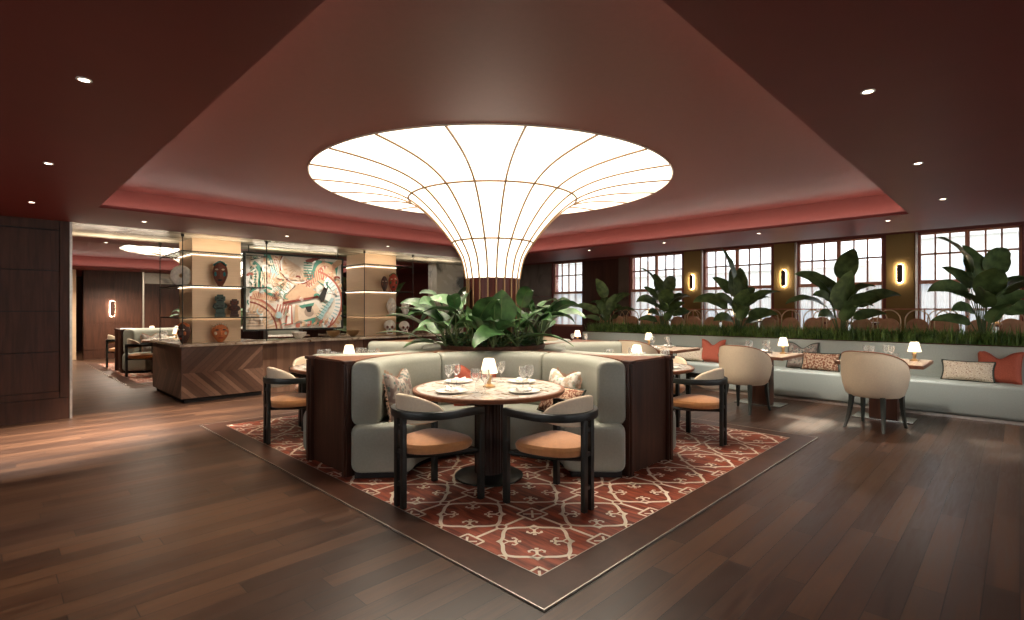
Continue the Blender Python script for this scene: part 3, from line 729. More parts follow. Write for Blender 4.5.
# ------------------------------------------------------------------ table lamps / tableware
tl_shade = MB().lathe([(.073, .118), (.070, .135), (.056, .19), (.046, .232), (.040, .24), (0, .241)], 32, cap=False).mesh('lamp_shade', MT['shade'])
tl_base = MB().lathe([(0, 0), (.052, 0), (.052, .012), (.02, .028), (.017, .05), (.024, .07), (.022, .1), (.008, .12), (.006, .2), (0, .2)], 24, cap=False).mesh('lamp_base', MT['brass'])
def table_lamp(x, y, z, lb): thing('table_lamp', 'small brass lamp with glowing cream shade on '+lb, 'lamp', [('lamp_shade', tl_shade), ('lamp_base', tl_base)], (x, y, z), group='small table lamps')
plate_m = MB().lathe([(0, .004), (.08, .004), (.125, .014), (.127, .018), (.12, .018), (.078, .009), (0, .009)], 40, cap=False).mesh('plate', MT['white'])
b = MB(); vs = []; n = 12
for i in range(n+1):
    for j in range(n+1):
        u, v = -1+2*i/n, -1+2*j/n
        vs.append((u*.07*(1-.25*v*v), v*.035, .022+.018*math.exp(-(v*2)**2)*(1+.4*sin(u*5))+.004*sin(u*9+v*7)))
fs = [(i*(n+1)+j, (i+1)*(n+1)+j, (i+1)*(n+1)+j+1, i*(n+1)+j+1) for i in range(n) for j in range(n)]
o0 = len(vs); vs += [(x, y, .0095) for x, y, z in vs]
ed = [i*(n+1) for i in range(n+1)]+[n*(n+1)+j for j in range(1, n+1)]+[i*(n+1)+n for i in range(n-1, -1, -1)]+[j for j in range(n-1, 0, -1)]
fs += [tuple(o0+q for q in f)[::-1] for f in fs[:n*n]]+[(ed[i], ed[(i+1) % len(ed)], o0+ed[(i+1) % len(ed)], o0+ed[i]) for i in range(len(ed))]
nap_m = b.add(vs, fs).mesh('napkin', MT['napkin'])
glass_m = MB().lathe([(0, 0), (.033, 0), (.034, .003), (.006, .007), (.0045, .075), (.012, .085), (.032, .11), (.038, .14), (.034, .185), (.0325, .185), (.036, .14), (.03, .112), (.01, .09), (0, .088)], 24, cap=False).mesh('wine_glass', MT['glass'])
tum_m = MB().lathe([(0, 0), (.03, 0), (.034, .095), (.032, .095), (.028, .008), (0, .008)], 24, cap=False).mesh('tumbler', MT['glass'])
fork_m = MB().box(-.09, -.004, 0, .02, .004, .003).box(.02, -.011, 0, .05, .011, .003).box(.05, -.011, 0, .09, -.007, .003).box(.05, -.002, 0, .09, .002, .003).box(.05, .007, 0, .09, .011, .003).mesh('fork', MT['brass'], False)
knife_m = MB().box(-.1, -.005, 0, 0, .005, .004).box(0, -.008, 0, .1, .006, .002).mesh('knife', MT['brass'], False)
def plate(x, y, z, rz, lb):
    tag(link('plate', plate_m, None, (x, y, z)), 'white dinner plate '+lb, 'plate', 'white dinner plates')
    tag(link('napkin', nap_m, None, (x, y, z), rz), 'folded white napkin on the plate '+lb, 'napkin', 'white napkins')
def glass(x, y, z, lb, kind='wine_glass'):
    m = glass_m if kind == 'wine_glass' else tum_m
    tag(link(kind, m, None, (x, y, z)), ('clear glass ' if kind == 'wine_glass' else 'clear tumbler ')+lb, 'glass', 'clear drinking glasses')
ZT1 = .7528
def polar(cx, cy, deg, r): return cx+r*cos(R_(deg)), cy+r*sin(R_(deg))
def lay_round(cx, cy, tbl, rot=0, full=True, lampo=(0, 0)):
    spots = [(180, 'at the left chair side'), (270, 'at the right chair side'), (0, 'at the right booth side'), (90, 'at the left booth side')]
    for a, nm in spots:
        x, y = polar(cx, cy, a+rot, .40); plate(x, y, ZT1, R_(a+rot+80), nm+' of '+tbl)
        x, y = polar(cx, cy, a+rot+26, .30); glass(x, y, ZT1, 'first of pair '+nm+' of '+tbl)
        x, y = polar(cx, cy, a+rot+42, .34); glass(x, y, ZT1, 'second of pair '+nm+' of '+tbl)
        if full:
            x, y = polar(cx, cy, a+rot-22, .45); tag(link('fork', fork_m, None, (x, y, ZT1), R_(a+rot+180)), 'brass fork '+nm+' of '+tbl, 'fork', 'forks')
            x, y = polar(cx, cy, a+rot+21, .45); tag(link('knife', knife_m, None, (x, y, ZT1), R_(a+rot+180)), 'brass knife '+nm+' of '+tbl, 'knife', 'knives')
    table_lamp(cx+lampo[0], cy+lampo[1], ZT1, tbl)
lay_round(TB[0][0], TB[0][1], 'near round table')
lay_round(TB[1][0], TB[1][1], 'left round table', full=False)
lay_round(TB[2][0], TB[2][1], 'right round table', full=False)
lay_round(TB[0][0], TB[0][1]+DY2, 'far island near table', full=False)
lay_round(TB[1][0], TB[1][1]+DY2, 'far island left table', full=False)

# ------------------------------------------------------------------ cushions
def cushion(w, h, t, mat, border=None, chop=.0, fringe=False, pipe=None):
    """cushion standing: width along y, height along z, thickness along x; base at z=0"""
    b = MB(); n = 20; vs = []; fs = []
    for side in (1, -1):
        for i in range(n+1):
            for j in range(n+1):
                u, v = -1+2*i/n, -1+2*j/n
                e = (max(0, 1-u**4)*max(0, 1-v**4))**.5
                y = w/2*u*(1-.08*(1-v*v)); z = h/2*(v*(1-.08*(1-u*u)))
                if v > 0: z -= chop*h*v*math.exp(-(u*2.4)**2)
                vs.append((side*t/2*e*(1-.3*chop*math.exp(-(u*2)**2)), y, z+h/2))
    N2 = (n+1)**2
    for i in range(n):
        for j in range(n):
            a = i*(n+1)+j; q = (a, a+n+1, a+n+2, a+1); fs.append(q); fs.append(tuple(N2+k for k in q)[::-1])
    body = b.add(vs, fs).mesh('cover', mat)
    edge = [(u, -1) for u in [-1+2*i/n for i in range(n)]]+[(1, v) for v in [-1+2*i/n for i in range(n)]]+[(-u, 1) for u in [-1+2*i/n for i in range(n)]]+[(-1, -v) for v in [-1+2*i/n for i in range(n)]]
    pts = []
    for u, v in edge:
        y = w/2*u*(1-.08*(1-v*v)); z = h/2*(v*(1-.08*(1-u*u)))
        if v > 0: z -= chop*h*v*math.exp(-(u*2.4)**2)
        pts.append((0, y, z+h/2))
    parts = [('cover', body)]
    if fringe:
        fb = MB(); M_ = len(pts)
        for i in range(M_):
            for q in range(3):
                p = Vector(pts[i]).lerp(Vector(pts[(i+1) % M_]), q/3); c = Vector((0, 0, h/2)); d = (p-c).normalized()
                e = p+d*.028+Vector((random.uniform(-.008, .008),)*3); tn = Vector((0, -d.z, d.y))*.005
                fb.add([p-tn, p+tn, e+tn*1.4, e-tn*1.4], [(0, 1, 2, 3)])
        parts.append(('fringe', fb.mesh('fringe', MT['fringe'])))
    else: parts.append(('piping', MB().tube(pts, .011 if pipe else .007, 6, True).mesh('piping', pipe or mat)))
    return parts
K_rust = cushion(.44, .42, .15, MT['rust'], chop=.22)
K_flor = cushion(.42, .42, .14, MT['pat_flor'], chop=.16, fringe=True)
K_lite = cushion(.42, .4, .14, MT['pat_light'], chop=.16, fringe=True)
K_cream = cushion(.54, .27, .12, MT['pat_cream'], pipe=MT['piping'])
K_brown = cushion(.54, .28, .12, MT['pat_brown'], pipe=MT['piping'])
K_pipe = cushion(.45, .43, .14, MT['pat_flor'], chop=.2, pipe=MT['piping'])
def put(parts, x, y, z, face, tilt, lb, roll=0):
    o = thing('cushion', lb, 'cushion', parts, (x, y, z), group='scatter cushions')
    o.rotation_euler = (Matrix.Rotation(R_(face), 4, 'Z') @ Matrix.Rotation(R_(-tilt), 4, 'Y') @ Matrix.Rotation(R_(roll), 4, 'X')).to_euler()
ZSB = .452
tx, ty = TB[0][0], TB[0][1]
def bp(deg, r): return tx+r*cos(R_(deg)), ty+r*sin(R_(deg))
x, y = bp(118, .80); put(K_flor, x, y, ZSB, 118+180, 12, 'floral fringed cushion leaning at the left end of the near booth')
x, y = bp(56, .80); put(K_rust, x, y, ZSB, 56+180, 14, 'rust cushion against the middle of the near booth behind the table lamp', 0)
x, y = bp(-8, .80); put(K_lite, x, y, ZSB, 172, 14, 'pale floral fringed cushion on the right side of the near booth')
x, y = bp(-16, .66); put(K_brown, x, y, ZSB, 166, 30, 'brown flecked lumbar cushion with dark piping lying before the pale cushion')
tx, ty = TB[1][0], TB[1][1]
x, y = bp(28, .80); put(K_flor, x, y, ZSB, 208, 12, 'floral fringed cushion in the left booth, showing over its backrest')
tx, ty = TB[0][0], TB[0][1]+DY2
x, y = bp(112, .80); put(K_flor, x, y, ZSB, 292, 12, 'floral fringed cushion in the near booth of the far island')
x, y = bp(85, .80); put(K_lite, x, y, ZSB, 265, 12, 'pale fringed cushion in the near booth of the far island')
x, y = bp(28, .80); put(K_brown, x, y, ZSB, 208, 20, 'brown lumbar cushion in the near booth of the far island')

# ------------------------------------------------------------------ long bench against the planter
BX = 8.8; by0, by1 = -3.9, 6.95
def ysweep(sec, y0, y1, er=.03):
    secs = []
    for y, ins in ((y0, er), (y0+er*.3, er*.3), (y0+er, 0), (y1-er, 0), (y1-er*.3, er*.3), (y1, er)):
        secs.append([(x, y, z) for x, z in sec(ins)])
    return MB().sweep(secs)
seatb = ysweep(lambda i: rrect(BX+i, 9.34, .035, .46-i, .045, 4), by0, by1).mesh('seat', MT['bench'])
backb = ysweep(lambda i: rrect(9.28+i, 9.37, .4, .92-i, .02, 4), by0, by1).mesh('backrest', MT['bench'])
plb = MB().box(BX+.015, by0, 0, 9.3, by1, .035).mesh('metal_plinth', MT['metal_trim'], False)
thing('bench_seat', 'long sage leather banquette bench along the grass planter', 'bench', [('seat', seatb), ('backrest', backb), ('metal_plinth', plb)])
# planter trough behind
b = MB(); b.box(9.38, by0, .0, 9.42, by1, .93); b.box(9.78, by0, 0, 9.82, by1, .93); b.box(9.42, by0, 0, 9.78, by0+.04, .93); b.box(9.42, by1-.04, 0, 9.78, by1, .93)
thing('long_planter', 'long planter box full of grass behind the banquette bench', 'planter', [('box', b.mesh('box', MT['walnut'], False)), ('soil', MB().box(9.42, by0+.04, .02, 9.78, by1-.04, .9).mesh('soil', MT['soil'], False))])
rnd = random.Random(3); b = MB()
for i in range(15000):
    x = rnd.uniform(9.39, 9.8); y = rnd.uniform(-2.2 if i % 4 else -2.2, by1-.02); h = rnd.uniform(.1, .25)*(1.4 if rnd.random() < .08 else 1); a = rnd.uniform(0, 2*PI); ln = rnd.uniform(.02, .14); w_ = rnd.uniform(.004, .009)
    dx, dy = cos(a), sin(a); px, py = -dy*w_, dx*w_
    z0 = .9
    b.add([(x-px, y-py, z0), (x+px, y+py, z0), (x+dx*ln*.35+px*.8, y+dy*ln*.35+py*.8, z0+h*.6), (x+dx*ln*.35-px*.8, y+dy*ln*.35-py*.8, z0+h*.6), (x+dx*ln, y+dy*ln, z0+h)], [(0, 1, 2, 3), (3, 2, 4)])
tag(link('planter_grass', b.mesh('planter_grass', MT['grass'], False, False)), 'dense green grass filling the long planter', 'grass', kind='stuff')

# cushions on bench
zc = .458
put(K_cream, 9.1, .50, zc, 176, 14, 'cream flecked lumbar cushion with dark piping at the right end of the bench')
put(K_rust, 9.15, .20, zc, 172, 16, 'rust square cushion at the right end of the bench, rightmost of all')
put(K_brown, 9.07, 2.22, zc, 176, 14, 'brown flecked lumbar cushion between the two rectangular tables')
put(K_pipe, 9.16, 2.5, zc, 180, 14, 'dark piped floral square cushion behind the table lamp of the middle bench table')
put(K_cream, 9.1, 4.36, zc, 182, 14, 'cream flecked lumbar cushion beside the rust cushion in the middle of the bench')
put(K_rust, 9.14, 3.96, zc, 178, 14, 'rust square cushion in the middle of the bench left of a tub chair')

# ------------------------------------------------------------------ bench tables
bt_top = MB().box(-.49, -.45, .705, .49, .45, .748, .006).mesh('tabletop', MT['mwood'])
bt_in = MB().box(-.475, -.435, .748, .475, .435, .7515).mesh('surface', MT['benchtop'], False)
bt_ped = MB().box(-.09, -.15, .02, .09, .15, .705, .008).mesh('pedestal', MT['walnut'])
bt_base = MB().box(-.2, -.32, 0, .2, .32, .02, .004).mesh('base_plate', MT['silver'])
BT = [(8.12, 1.25, 'right bench table', 'rectangular wood table at the right end of the bench, before the cream and rust cushions'), (8.12, 2.76, 'middle bench table', 'rectangular wood table in the middle of the bench, second from right'),
      (8.12, 4.37, 'third bench table', 'rectangular wood table third from right along the bench'), (8.12, 6.1, 'farthest bench table', 'rectangular wood table farthest along the bench, near the plants')]
for i, (x, y, nm, lb) in enumerate(BT):
    thing('rectangular_table', lb, 'table', [('tabletop', bt_top, ('surface', bt_in)), ('pedestal', bt_ped), ('base_plate', bt_base)], (x, y, 0), 0, 'rectangular bench tables')
    z = .7518; t = 'the '+nm
    table_lamp(8.3, (y-.29, y-.25, y+.36, y+.22)[i], z, t)
    plate(x-.28, y+.02, z, R_(90), 'on the chair side of '+t); plate(x+.28, y+.05, z, R_(90), 'on the bench side of '+t)
    for q, (dx, dy) in enumerate(((-.1, .12), (-.02, .19), (.1, -.06), (.16, .0))):
        glass(x+dx, y+dy, z, ('first', 'second', 'third', 'fourth')[q]+' glass from left among those on '+t)
    glass(x+.02, y-.12, z, 'beside the lamp on '+t, 'tumbler')

# ------------------------------------------------------------------ tub chairs
def shell(off, rtop, rbot, z0, zback, zarm, a0=R_(62)):
    pts = []
    return pts
b = MB(); secs = []; pipe = []
A = R_(118)
for i in range(49):
    t = -1+2*i/48; a = PI+t*A; e = max(0, (abs(t)-.42)/.58)
    u_ = max(0, (abs(t)-.12)/.88); zt = .905-.24*u_**1.9; ends_ = 1 if abs(t) < .97 else .55
    sec = []
    for z, ro in ((.372, .25), (.40, .284), (.50, .315), (.60, .332), (max(.63, zt-.09), .336), (zt-.035, .328)):
        sec.append((ro, z))
    ro = sec[-1][0]
    sec += [(ro-.004, zt-.012), (ro-.02, zt), (ro-.04, zt-.002), (ro-.055, zt-.02)]
    sec += [(ro-.065, zt-.08), (.26, .5), (.22, .385)]
    sx = 1.0
    secs.append([(r*cos(a)*(1.0), r*sin(a)*1.0, z) for r, z in sec]); pipe.append(((ro-.004)*cos(a), (ro-.004)*sin(a), zt-.006))
tub_sh = b.sweep(secs).mesh('shell', MT['linen'])
tub_pipe = MB().tube(pipe, .006, 6).mesh('piping', MT['rustpipe'])
b = MB(); lays = [(.245, .385), (.27, .40), (.275, .45), (.262, .475), (.2, .488), (0, .492)]
b.lathe([(0, .385)]+lays, 40, cap=False)
tub_seat = MB(); 
for v in b.v: v.x = max(-.24, v.x*1.0+.02) if v.x < 0 else v.x*1.08+.02
tub_seat = b.mesh('seat', MT['linen'])
def tleg(x, y, sx, sy):
    secs = []
    for t in [i/8 for i in range(9)]:
        z = .385*(1-t); cx = x+sx*(.015*t+.07*t*t); cy = y+sy*(.01*t+.03*t*t); h = .028-.014*t
        secs.append([(cx-h, cy-h*.8, z), (cx+h, cy-h*.8, z), (cx+h, cy+h*.8, z), (cx-h, cy+h*.8, z)])
    return MB().sweep(secs).mesh('leg', MT['legs'])
TCP = [('shell', tub_sh, ('piping', tub_pipe)), ('seat', tub_seat), ('leg', tleg(-.19, .16, -1, 1)), ('leg', tleg(-.19, -.16, -1, -1)), ('leg', tleg(.2, .2, .6, .6)), ('leg', tleg(.2, -.2, .6, -.6))]
for x, y, a, lb in ((7.43, 1.22, -12, 'at the right bench table'), (7.43, 2.72, -6, 'at the middle bench table'), (7.42, 4.42, 0, 'at the third bench table'), (7.42, 6.1, 0, 'at the farthest bench table')):
    thing('tub_chair', 'cream tub chair with rust piping '+lb, 'chair', TCP, (x, y+.02, 0), R_(a), 'cream tub chairs', 1.02)

# ------------------------------------------------------------------ plants
def leafmesh(az, h, out, L, W, pitch, droop, mat, r0=.02, twist=0, stem=True, name='leaf', cup=.25):
    """petiole rises from the origin to height h / reach out, blade of length L then bends by droop (deg)"""
    b = MB(); dx, dy = cos(az), sin(az)
    P = [Vector((dx*r0, dy*r0, 0)), Vector((dx*(r0+out*.25), dy*(r0+out*.25), h*.5)), Vector((dx*(r0+out), dy*(r0+out), h))]
    pts = []
    for i in range(9):
        t = i/8; pts.append(P[0]*(1-t)**2+P[1]*2*t*(1-t)+P[2]*t*t)
    b.cur = 1
    b.tube(pts, [.010-.005*i/8 for i in range(9)], 5)
    p = P[2].copy(); th = R_(pitch); n = 14; secs = []; rib = []
    for i in range(n+1):
        t = i/n; rib.append(p.copy())
        wv = W/2*(sin(PI*min(1, t**.62)))**.75 if 0 < t < 1 else .002
        wv = max(wv, .002)
        d = Vector((dx*cos(th), dy*cos(th), sin(th))); side = Vector((-dy, dx, 0)); nrm = d.cross(side)*-1
        side = side*cos(twist)+nrm*sin(twist); nn = d.cross(side)
        if nn.z < 0: nn = -nn
        sec = []
        for q in (-1, -.55, 0, .55, 1):
            wob = .02*sin(t*19+q*2)*W
            sec.append(p+side*wv*q*cos(cup)+nn*(abs(q)*wv*sin(cup)+ (wob if abs(q) == 1 else 0)))
        secs.append(sec)
        p = p+d*(L/n); th -= R_(droop)/n*(.5+t)
    b.cur = 0; b.sweep(secs, closed_sec=False, caps=False)
    b.cur = 1; b.tube([q-Vector((0, 0, .002)) for q in rib], [.005*(1-.8*i/n) for i in range(n+1)], 5)
    return b.mesh(name, [mat, MT['stem']], True, True)
camaz = math.atan2(RT[1], RT[0])
def azv(deg): return camaz+R_(deg)     # 0 = image right, 90 = away, 180 = image left
SETS = [
 [(165, .95, .10, .62, .27, 75, 70), (20, .92, .12, .52, .24, 62, 60), (185, .62, .16, .60, .20, 35, 75), (0, .66, .16, .62, .24, 40, 70), (100, .85, .05, .50, .26, 80, 30),
  (250, .62, .06, .48, .26, 70, 70), (310, .60, .08, .46, .26, 55, 60), (200, .42, .14, .46, .16, 25, 55), (345, .44, .16, .46, .18, 22, 50), (60, .7, .08, .46, .22, 60, 40), (230, .50, .08, .40, .20, 60, 80), (170, .30, .12, .44, .13, 20, 45)],
 [(35, .92, .10, .60, .25, 68, 40), (160, .78, .14, .50, .20, 50, 60), (3, .52, .22, .72, .17, 35, 60), (180, .52, .18, .62, .20, 30, 75), (270, .45, .04, .60, .30, 82, 30), (120, .58, .08, .5, .25, 75, 40),
  (330, .60, .06, .42, .26, 60, 80), (210, .36, .12, .42, .15, 20, 50), (350, .34, .16, .44, .13, 25, 45), (300, .40, .10, .36, .18, 50, 80)],
 [(165, 1.0, .06, .54, .27, 78, 20), (60, .75, .08, .52, .22, 72, 35), (178, .50, .16, .60, .20, 40, 85), (5, .58, .16, .58, .18, 38, 50), (320, .55, .10, .45, .18, 45, 45), (270, .42, .05, .46, .24, 75, 50),
  (110, .68, .05, .5, .22, 85, 20), (205, .30, .12, .42, .16, 20, 60), (345, .34, .14, .44, .18, 25, 50), (15, .24, .14, .40, .13, 20, 40), (240, .38, .08, .36, .16, 55, 60)],
]
meshsets = []
for S in SETS: S += [(a_, h_, .1, .40, .17, p_, d_) for a_, h_, p_, d_ in ((195, .55, 45, 70), (340, .5, 48, 60), (150, .75, 60, 45), (30, .6, 55, 50), (265, .3, 60, 70))]; meshsets.append([('leaf', leafmesh(azv(a), h, o_, L*1.08, W*1.3, p_, d_, MT['leaf'], twist=R_(-58)*cos(R_(a))*(1 if (q % 3) else .4))) for q, (a, h, o_, L, W, p_, d_) in enumerate(S)])
for i, (y, st, sc, rz, lb) in enumerate(((.36, 0, 1.06, 0, 'rightmost in the long planter'), (2.06, 1, 1.06, 0, 'second from the right in the long planter'), (3.66, 2, 1.06, 0, 'middle of the long planter'),
                                 (5.15, 0, .93, 25, 'fourth from the right in the long planter'), (6.5, 1, .82, 190, 'leftmost in the long planter, before the dark wall panel'))):
    thing('broad_leaf_plant', 'tall broad-leaved plant with drooping leaves, '+lb, 'plant', meshsets[st], (9.6, y, .9), R_(rz), 'tall plants in the long planter', sc)
# island plants
rnd = random.Random(11)
variants = []
for vI in range(3):
    ls = []
    for q in range(7):
        a = 2*PI*q/7+rnd.uniform(-.3, .3); h = rnd.uniform(.1, .42); L = rnd.uniform(.38, .6)
        ls.append(('leaf', leafmesh(a, h, rnd.uniform(.06, .16), L, L*rnd.uniform(.34, .46), rnd.uniform(25, 70), rnd.uniform(60, 120), MT['leafv'] if rnd.random() < .18 else MT['leaf2'], .01, twist=rnd.uniform(-.9, .9))))
    variants.append(ls)
IP = [(-155, .55, 0, .95), (-133, .60, 1, .8), (-105, .55, 2, 1.0), (-75, .58, 0, .9), (-180, .55, 2, 1.0), (-40, .56, 1, 1.0), (0, .55, 0, 1.0), (60, .55, 1, 1.05), (110, .55, 2, 1.0), (150, .55, 1, 1.05)]
for k, oy in enumerate((0, DY2)):
    for i, (a, r, v, sc) in enumerate(IP):
        if k and i % 2: continue
        pos = ['front left', 'front centre', 'front right', 'right', 'left', 'right rear', 'rear right', 'rear', 'rear left', 'left rear'][i]
        thing('leafy_plant', 'leafy green plant at the %s of the round planter on the %s' % (pos, isl(k)), 'plant', variants[v], (CX+r*cos(R_(a)), CY+r*sin(R_(a))+oy, 1.003), R_(a*3), 'island planter plants', sc)
# big upright leaf in front of the column + long low leaves
big = [('leaf', leafmesh(azv(275), .26, .05, .36, .34, 80, 10, MT['leaf2'], cup=.1)), ('leaf', leafmesh(azv(200), .08, .12, .36, .24, 70, 50, MT['leaf2'], twist=.9)), ('leaf', leafmesh(azv(350), .1, .16, .62, .18, 12, 55, MT['leaf2'])),
       ('leaf', leafmesh(azv(10), .16, .12, .5, .2, 45, 30, MT['leaf2']))]
thing('leafy_plant', 'plant with one large upright leaf in front of the lamp column', 'plant', big, (CX-.28, CY-.42, 1.003), 0, 'island planter plants')
big = [('leaf', leafmesh(azv(185), .18, .2, .5, .26, 40, 60, MT['leaf2'])), ('leaf', leafmesh(azv(170), .30, .14, .44, .24, 30, 40, MT['leaf2'])), ('leaf', leafmesh(azv(200), .04, .14, .34, .24, 10, 50, MT['leafv'])), ('leaf', leafmesh(azv(188), .1, .3, .46, .1, 20, 40, MT['leafv']))]
thing('leafy_plant', 'plant with pale variegated leaves hanging over the left of the island planter', 'plant', big, (CX-.58, CY+.1, 1.003), 0, 'island planter plants')
# foliage low rim (small leaves)
rnd = random.Random(5); b = MB()
for i in range(900):
    a = rnd.uniform(0, 2*PI); r = rnd.uniform(.36, .6); x, y = r*cos(a), r*sin(a); L = rnd.uniform(.04, .09); aa = rnd.uniform(0, 2*PI); z = rnd.uniform(.0, .11)
    dx, dy = cos(aa)*L, sin(aa)*L; w_ = L*.28
    b.add([(x, y, z), (x+dx*.5-sin(aa)*w_, y+dy*.5+cos(aa)*w_, z+.02), (x+dx, y+dy, z+rnd.uniform(-.01, .04)), (x+dx*.5+sin(aa)*w_, y+dy*.5-cos(aa)*w_, z+.02)], [(0, 1, 2, 3)])
fol = b.mesh('small_foliage', MT['leaf2'], False, False)
tag(link('small_foliage', fol, None, (CX, CY, 1.003)), 'low small-leaved foliage covering the near island planter', 'foliage', kind='stuff')

# ------------------------------------------------------------------ bar
bar_b = MB().box(0, 0, .07, 1.16, 1.9, .845).mesh('chevron_body', MT['chevron'], False)
bar_k = MB().box(.05, .05, 0, 1.16, 1.85, .07).mesh('kick_board', MT['groove'], False)
bar_c = MB().box(1.16, .12, .0, 5.2, .5, .845).mesh('boarded_front', MT['vboards'], False)
bar_e = MB().box(3.05, .1, 0, 5.2, 1.9, .84).mesh('rear_body', MT['walnut'], False)
ct = MB().box(-.03, -.03, .845, 5.25, .56, .885, .006); ct.box(-.03, .555, .845, 1.25, 1.93, .885, .006); ct.box(3.0, .555, .845, 5.25, 1.93, .885, .006)
thing('bar_counter', 'long walnut chevron bar counter with marble top left of the island', 'bar', [('chevron_body', bar_b), ('kick_board', bar_k), ('boarded_front', bar_c), ('rear_body', bar_e), ('countertop', ct.mesh('countertop', MT['top']))], (2.04, 8.9, 0))
def shelfcol(x0, y0, x1, y1, sx0, sy0, sx1, sy1, lab):
    o = thing('display_column', 'brushed gold square column on the bar, %s of the two' % lab, 'column', [('column_body', MB().box(x0, y0, .886, x1, y1, H-.006).mesh('column_body', MT['gold'], False))])
    for z, nm in ((2.29, 'top'), (1.775, 'middle'), (1.285, 'lowest')):
        g = MB(); t = .012; e = .004
        for q in ((sx0, sy0, sx1, y0-e), (sx0, y1+e, sx1, sy1), (sx0, y0-e, x0-e, y1+e), (x1+e, y0-e, sx1, y1+e)): g.box(q[0], q[1], z-t, q[2], q[3], z)
        ed = MB()
        for q in ((sx0-.008, sy0-.008, sx1+.008, sy0), (sx0-.008, sy1, sx1+.008, sy1+.008), (sx0-.008, sy0, sx0, sy1), (sx1, sy0, sx1+.008, sy1)): ed.box(q[0], q[1], z-t-.003, q[2], q[3], z+.002)
        ld = MB(); m_ = .006
        for q in ((x0, y0-.02, x1, y0-.008), (x0-.02, y0-.02, x0-.008, y1)): ld.box(q[0], q[1], z-t-.006, q[2], q[3], z-t-.002)
        thing('glass_shelf', '%s glass shelf with steel edge around the %s gold column' % (nm, lab), 'shelf', [('glass_panel', g.mesh('glass_panel', MT['shelfglass'], False)), ('steel_edge', ed.mesh('steel_edge', MT['steel'], False)), ('light_strip', ld.mesh('light_strip', MT['ledwarm'], False))], group='glass display shelves')
    for x, y, nm in ((sx0, sy0, 'front left'), (sx1, sy0, 'front right'), (sx0, sy1, 'rear left'), (sx1, sy1, 'rear right')):
        r = MB().lathe([(.007, .886), (.007, H-.05), (.022, H-.05), (.022, H-.006)], 10, x, y)
        tag(link('shelf_rod', r.mesh('shelf_rod', MT['steel'])), 'thin steel rod at the %s corner of the %s shelves' % (nm, lab), 'rod', 'shelf rods')
shelfcol(2.27, 9.27, 2.98, 10.04, 2.05, 8.88, 3.25, 10.3, 'left')
shelfcol(5.29, 9.32, 6.02, 10.05, 5.09, 8.97, 6.2, 10.1, 'right')

# ------------------------------------------------------------------ masks and figures on the shelves
def cmat(n, r, g, b_): 
    if n not in MT: MT[n] = simple(n, C3(r, g, b_), .5, var=.15, scale=25)
    return MT[n]
cmat('teal_paint', 40, 120, 124); cmat('brown_paint', 112, 58, 38); cmat('red_paint', 170, 62, 40); cmat('dark_paint', 34, 34, 36); cmat('cream_paint', 214, 196, 168); cmat('greenstone', 74, 92, 84); cmat('darkwood_fig', 78, 52, 42); cmat('orange_paint', 196, 112, 62); cmat('white_clay', 222, 214, 200)
def mask(w, h, d, face, mark, eye, lip, crown=True):
    """face looks along -Y, base at z=0"""
    b = MB(); n = 28; m_ = 20; vs = []; fs = []
    for i in range(m_+1):
        t = i/m_; ww = w/2*(sin(PI*(.06+.9*t)))**.6*(.72+.28*min(1, t*1.8)); z = h*t
        for j in range(n):
            a = 2*PI*j/n; x = ww*cos(a); y = d*.5*sin(a)*(1 if sin(a) < 0 else .5)*(sin(PI*(.08+.86*t)))**.5
            if sin(a) < 0:
                nx = abs(x)/(w*.09); 
                if .36 < t < .66 and nx < 1: y -= d*.22*(1-nx*nx)*(1-(t-.36)/.3*.65)
                if .6 < t < .72: y += d*.06
            vs.append((x, y, z))
    for i in range(m_):
        for j in range(n): fs.append((i*n+j, i*n+(j+1) % n, (i+1)*n+(j+1) % n, (i+1)*n+j))
    fs += [tuple(range(n))[::-1], tuple(m_*n+j for j in range(n))]
    parts = [('face', b.add(vs, fs).mesh('face', face))]
    for s in (-1, 1): parts.append(('eye', MB().ell((s*w*.2, -d*.44, h*.66), (w*.1, d*.1, h*.035), 12, 8).mesh('eye', eye)))
    for s in (-1, 1): parts.append(('cheek_marking', MB().ell((s*w*.27, -d*.36, h*.48), (w*.1, d*.14, h*.1), 12, 8).mesh('cheek_marking', mark)))
    parts.append(('mouth', MB().ell((0, -d*.46, h*.24), (w*.16, d*.12, h*.04), 12, 8).mesh('mouth', lip)))
    if crown:
        b = MB()
        for q in range(7):
            x = w*(-.36+.12*q); hh = h*(.1-.0*abs(q-3)); z0 = h*(.97-.035*abs(q-3)**1.5/1.5); b.ell((x, -d*.1, z0), (w*.07, d*.25, hh*.6), 8, 6)
        parts.append(('crown', b.mesh('crown', mark)))
    return parts
def totem(w, h, mat, mat2):
    b = MB(); seg = [(0, .16, 1.0), (.16, .34, .8), (.34, .62, 1.0), (.62, .72, .72), (.72, .92, .95), (.92, 1.0, .6)]
    for z0, z1, s in seg: b.box(-w/2*s, -w*.35*s, z0*h, w/2*s, w*.35*s, z1*h, .008)
    body = b.mesh('body', mat); parts = [('body', body)]
    for z in (.83, .5):
        for s in (-1, 1): parts.append(('eye', MB().ell((s*w*.22, -w*.34, z*h), (w*.12, w*.06, h*.035), 12, 6).mesh('eye', mat2)))
        parts.append(('mouth', MB().ell((0, -w*.35, (z-.1)*h), (w*.25, w*.06, h*.025), 12, 6).mesh('mouth', mat2)))
    for s in (-1, 1): parts.append(('arm', MB().tube([(s*w*.5, -w*.1, h*.58), (s*w*.62, -w*.2, h*.45), (s*w*.3, -w*.42, h*.36)], w*.09, 8).mesh('arm', mat)))
    return parts
yA = 9.10
S1, S2, SC = 1.7775, 1.2875, .888
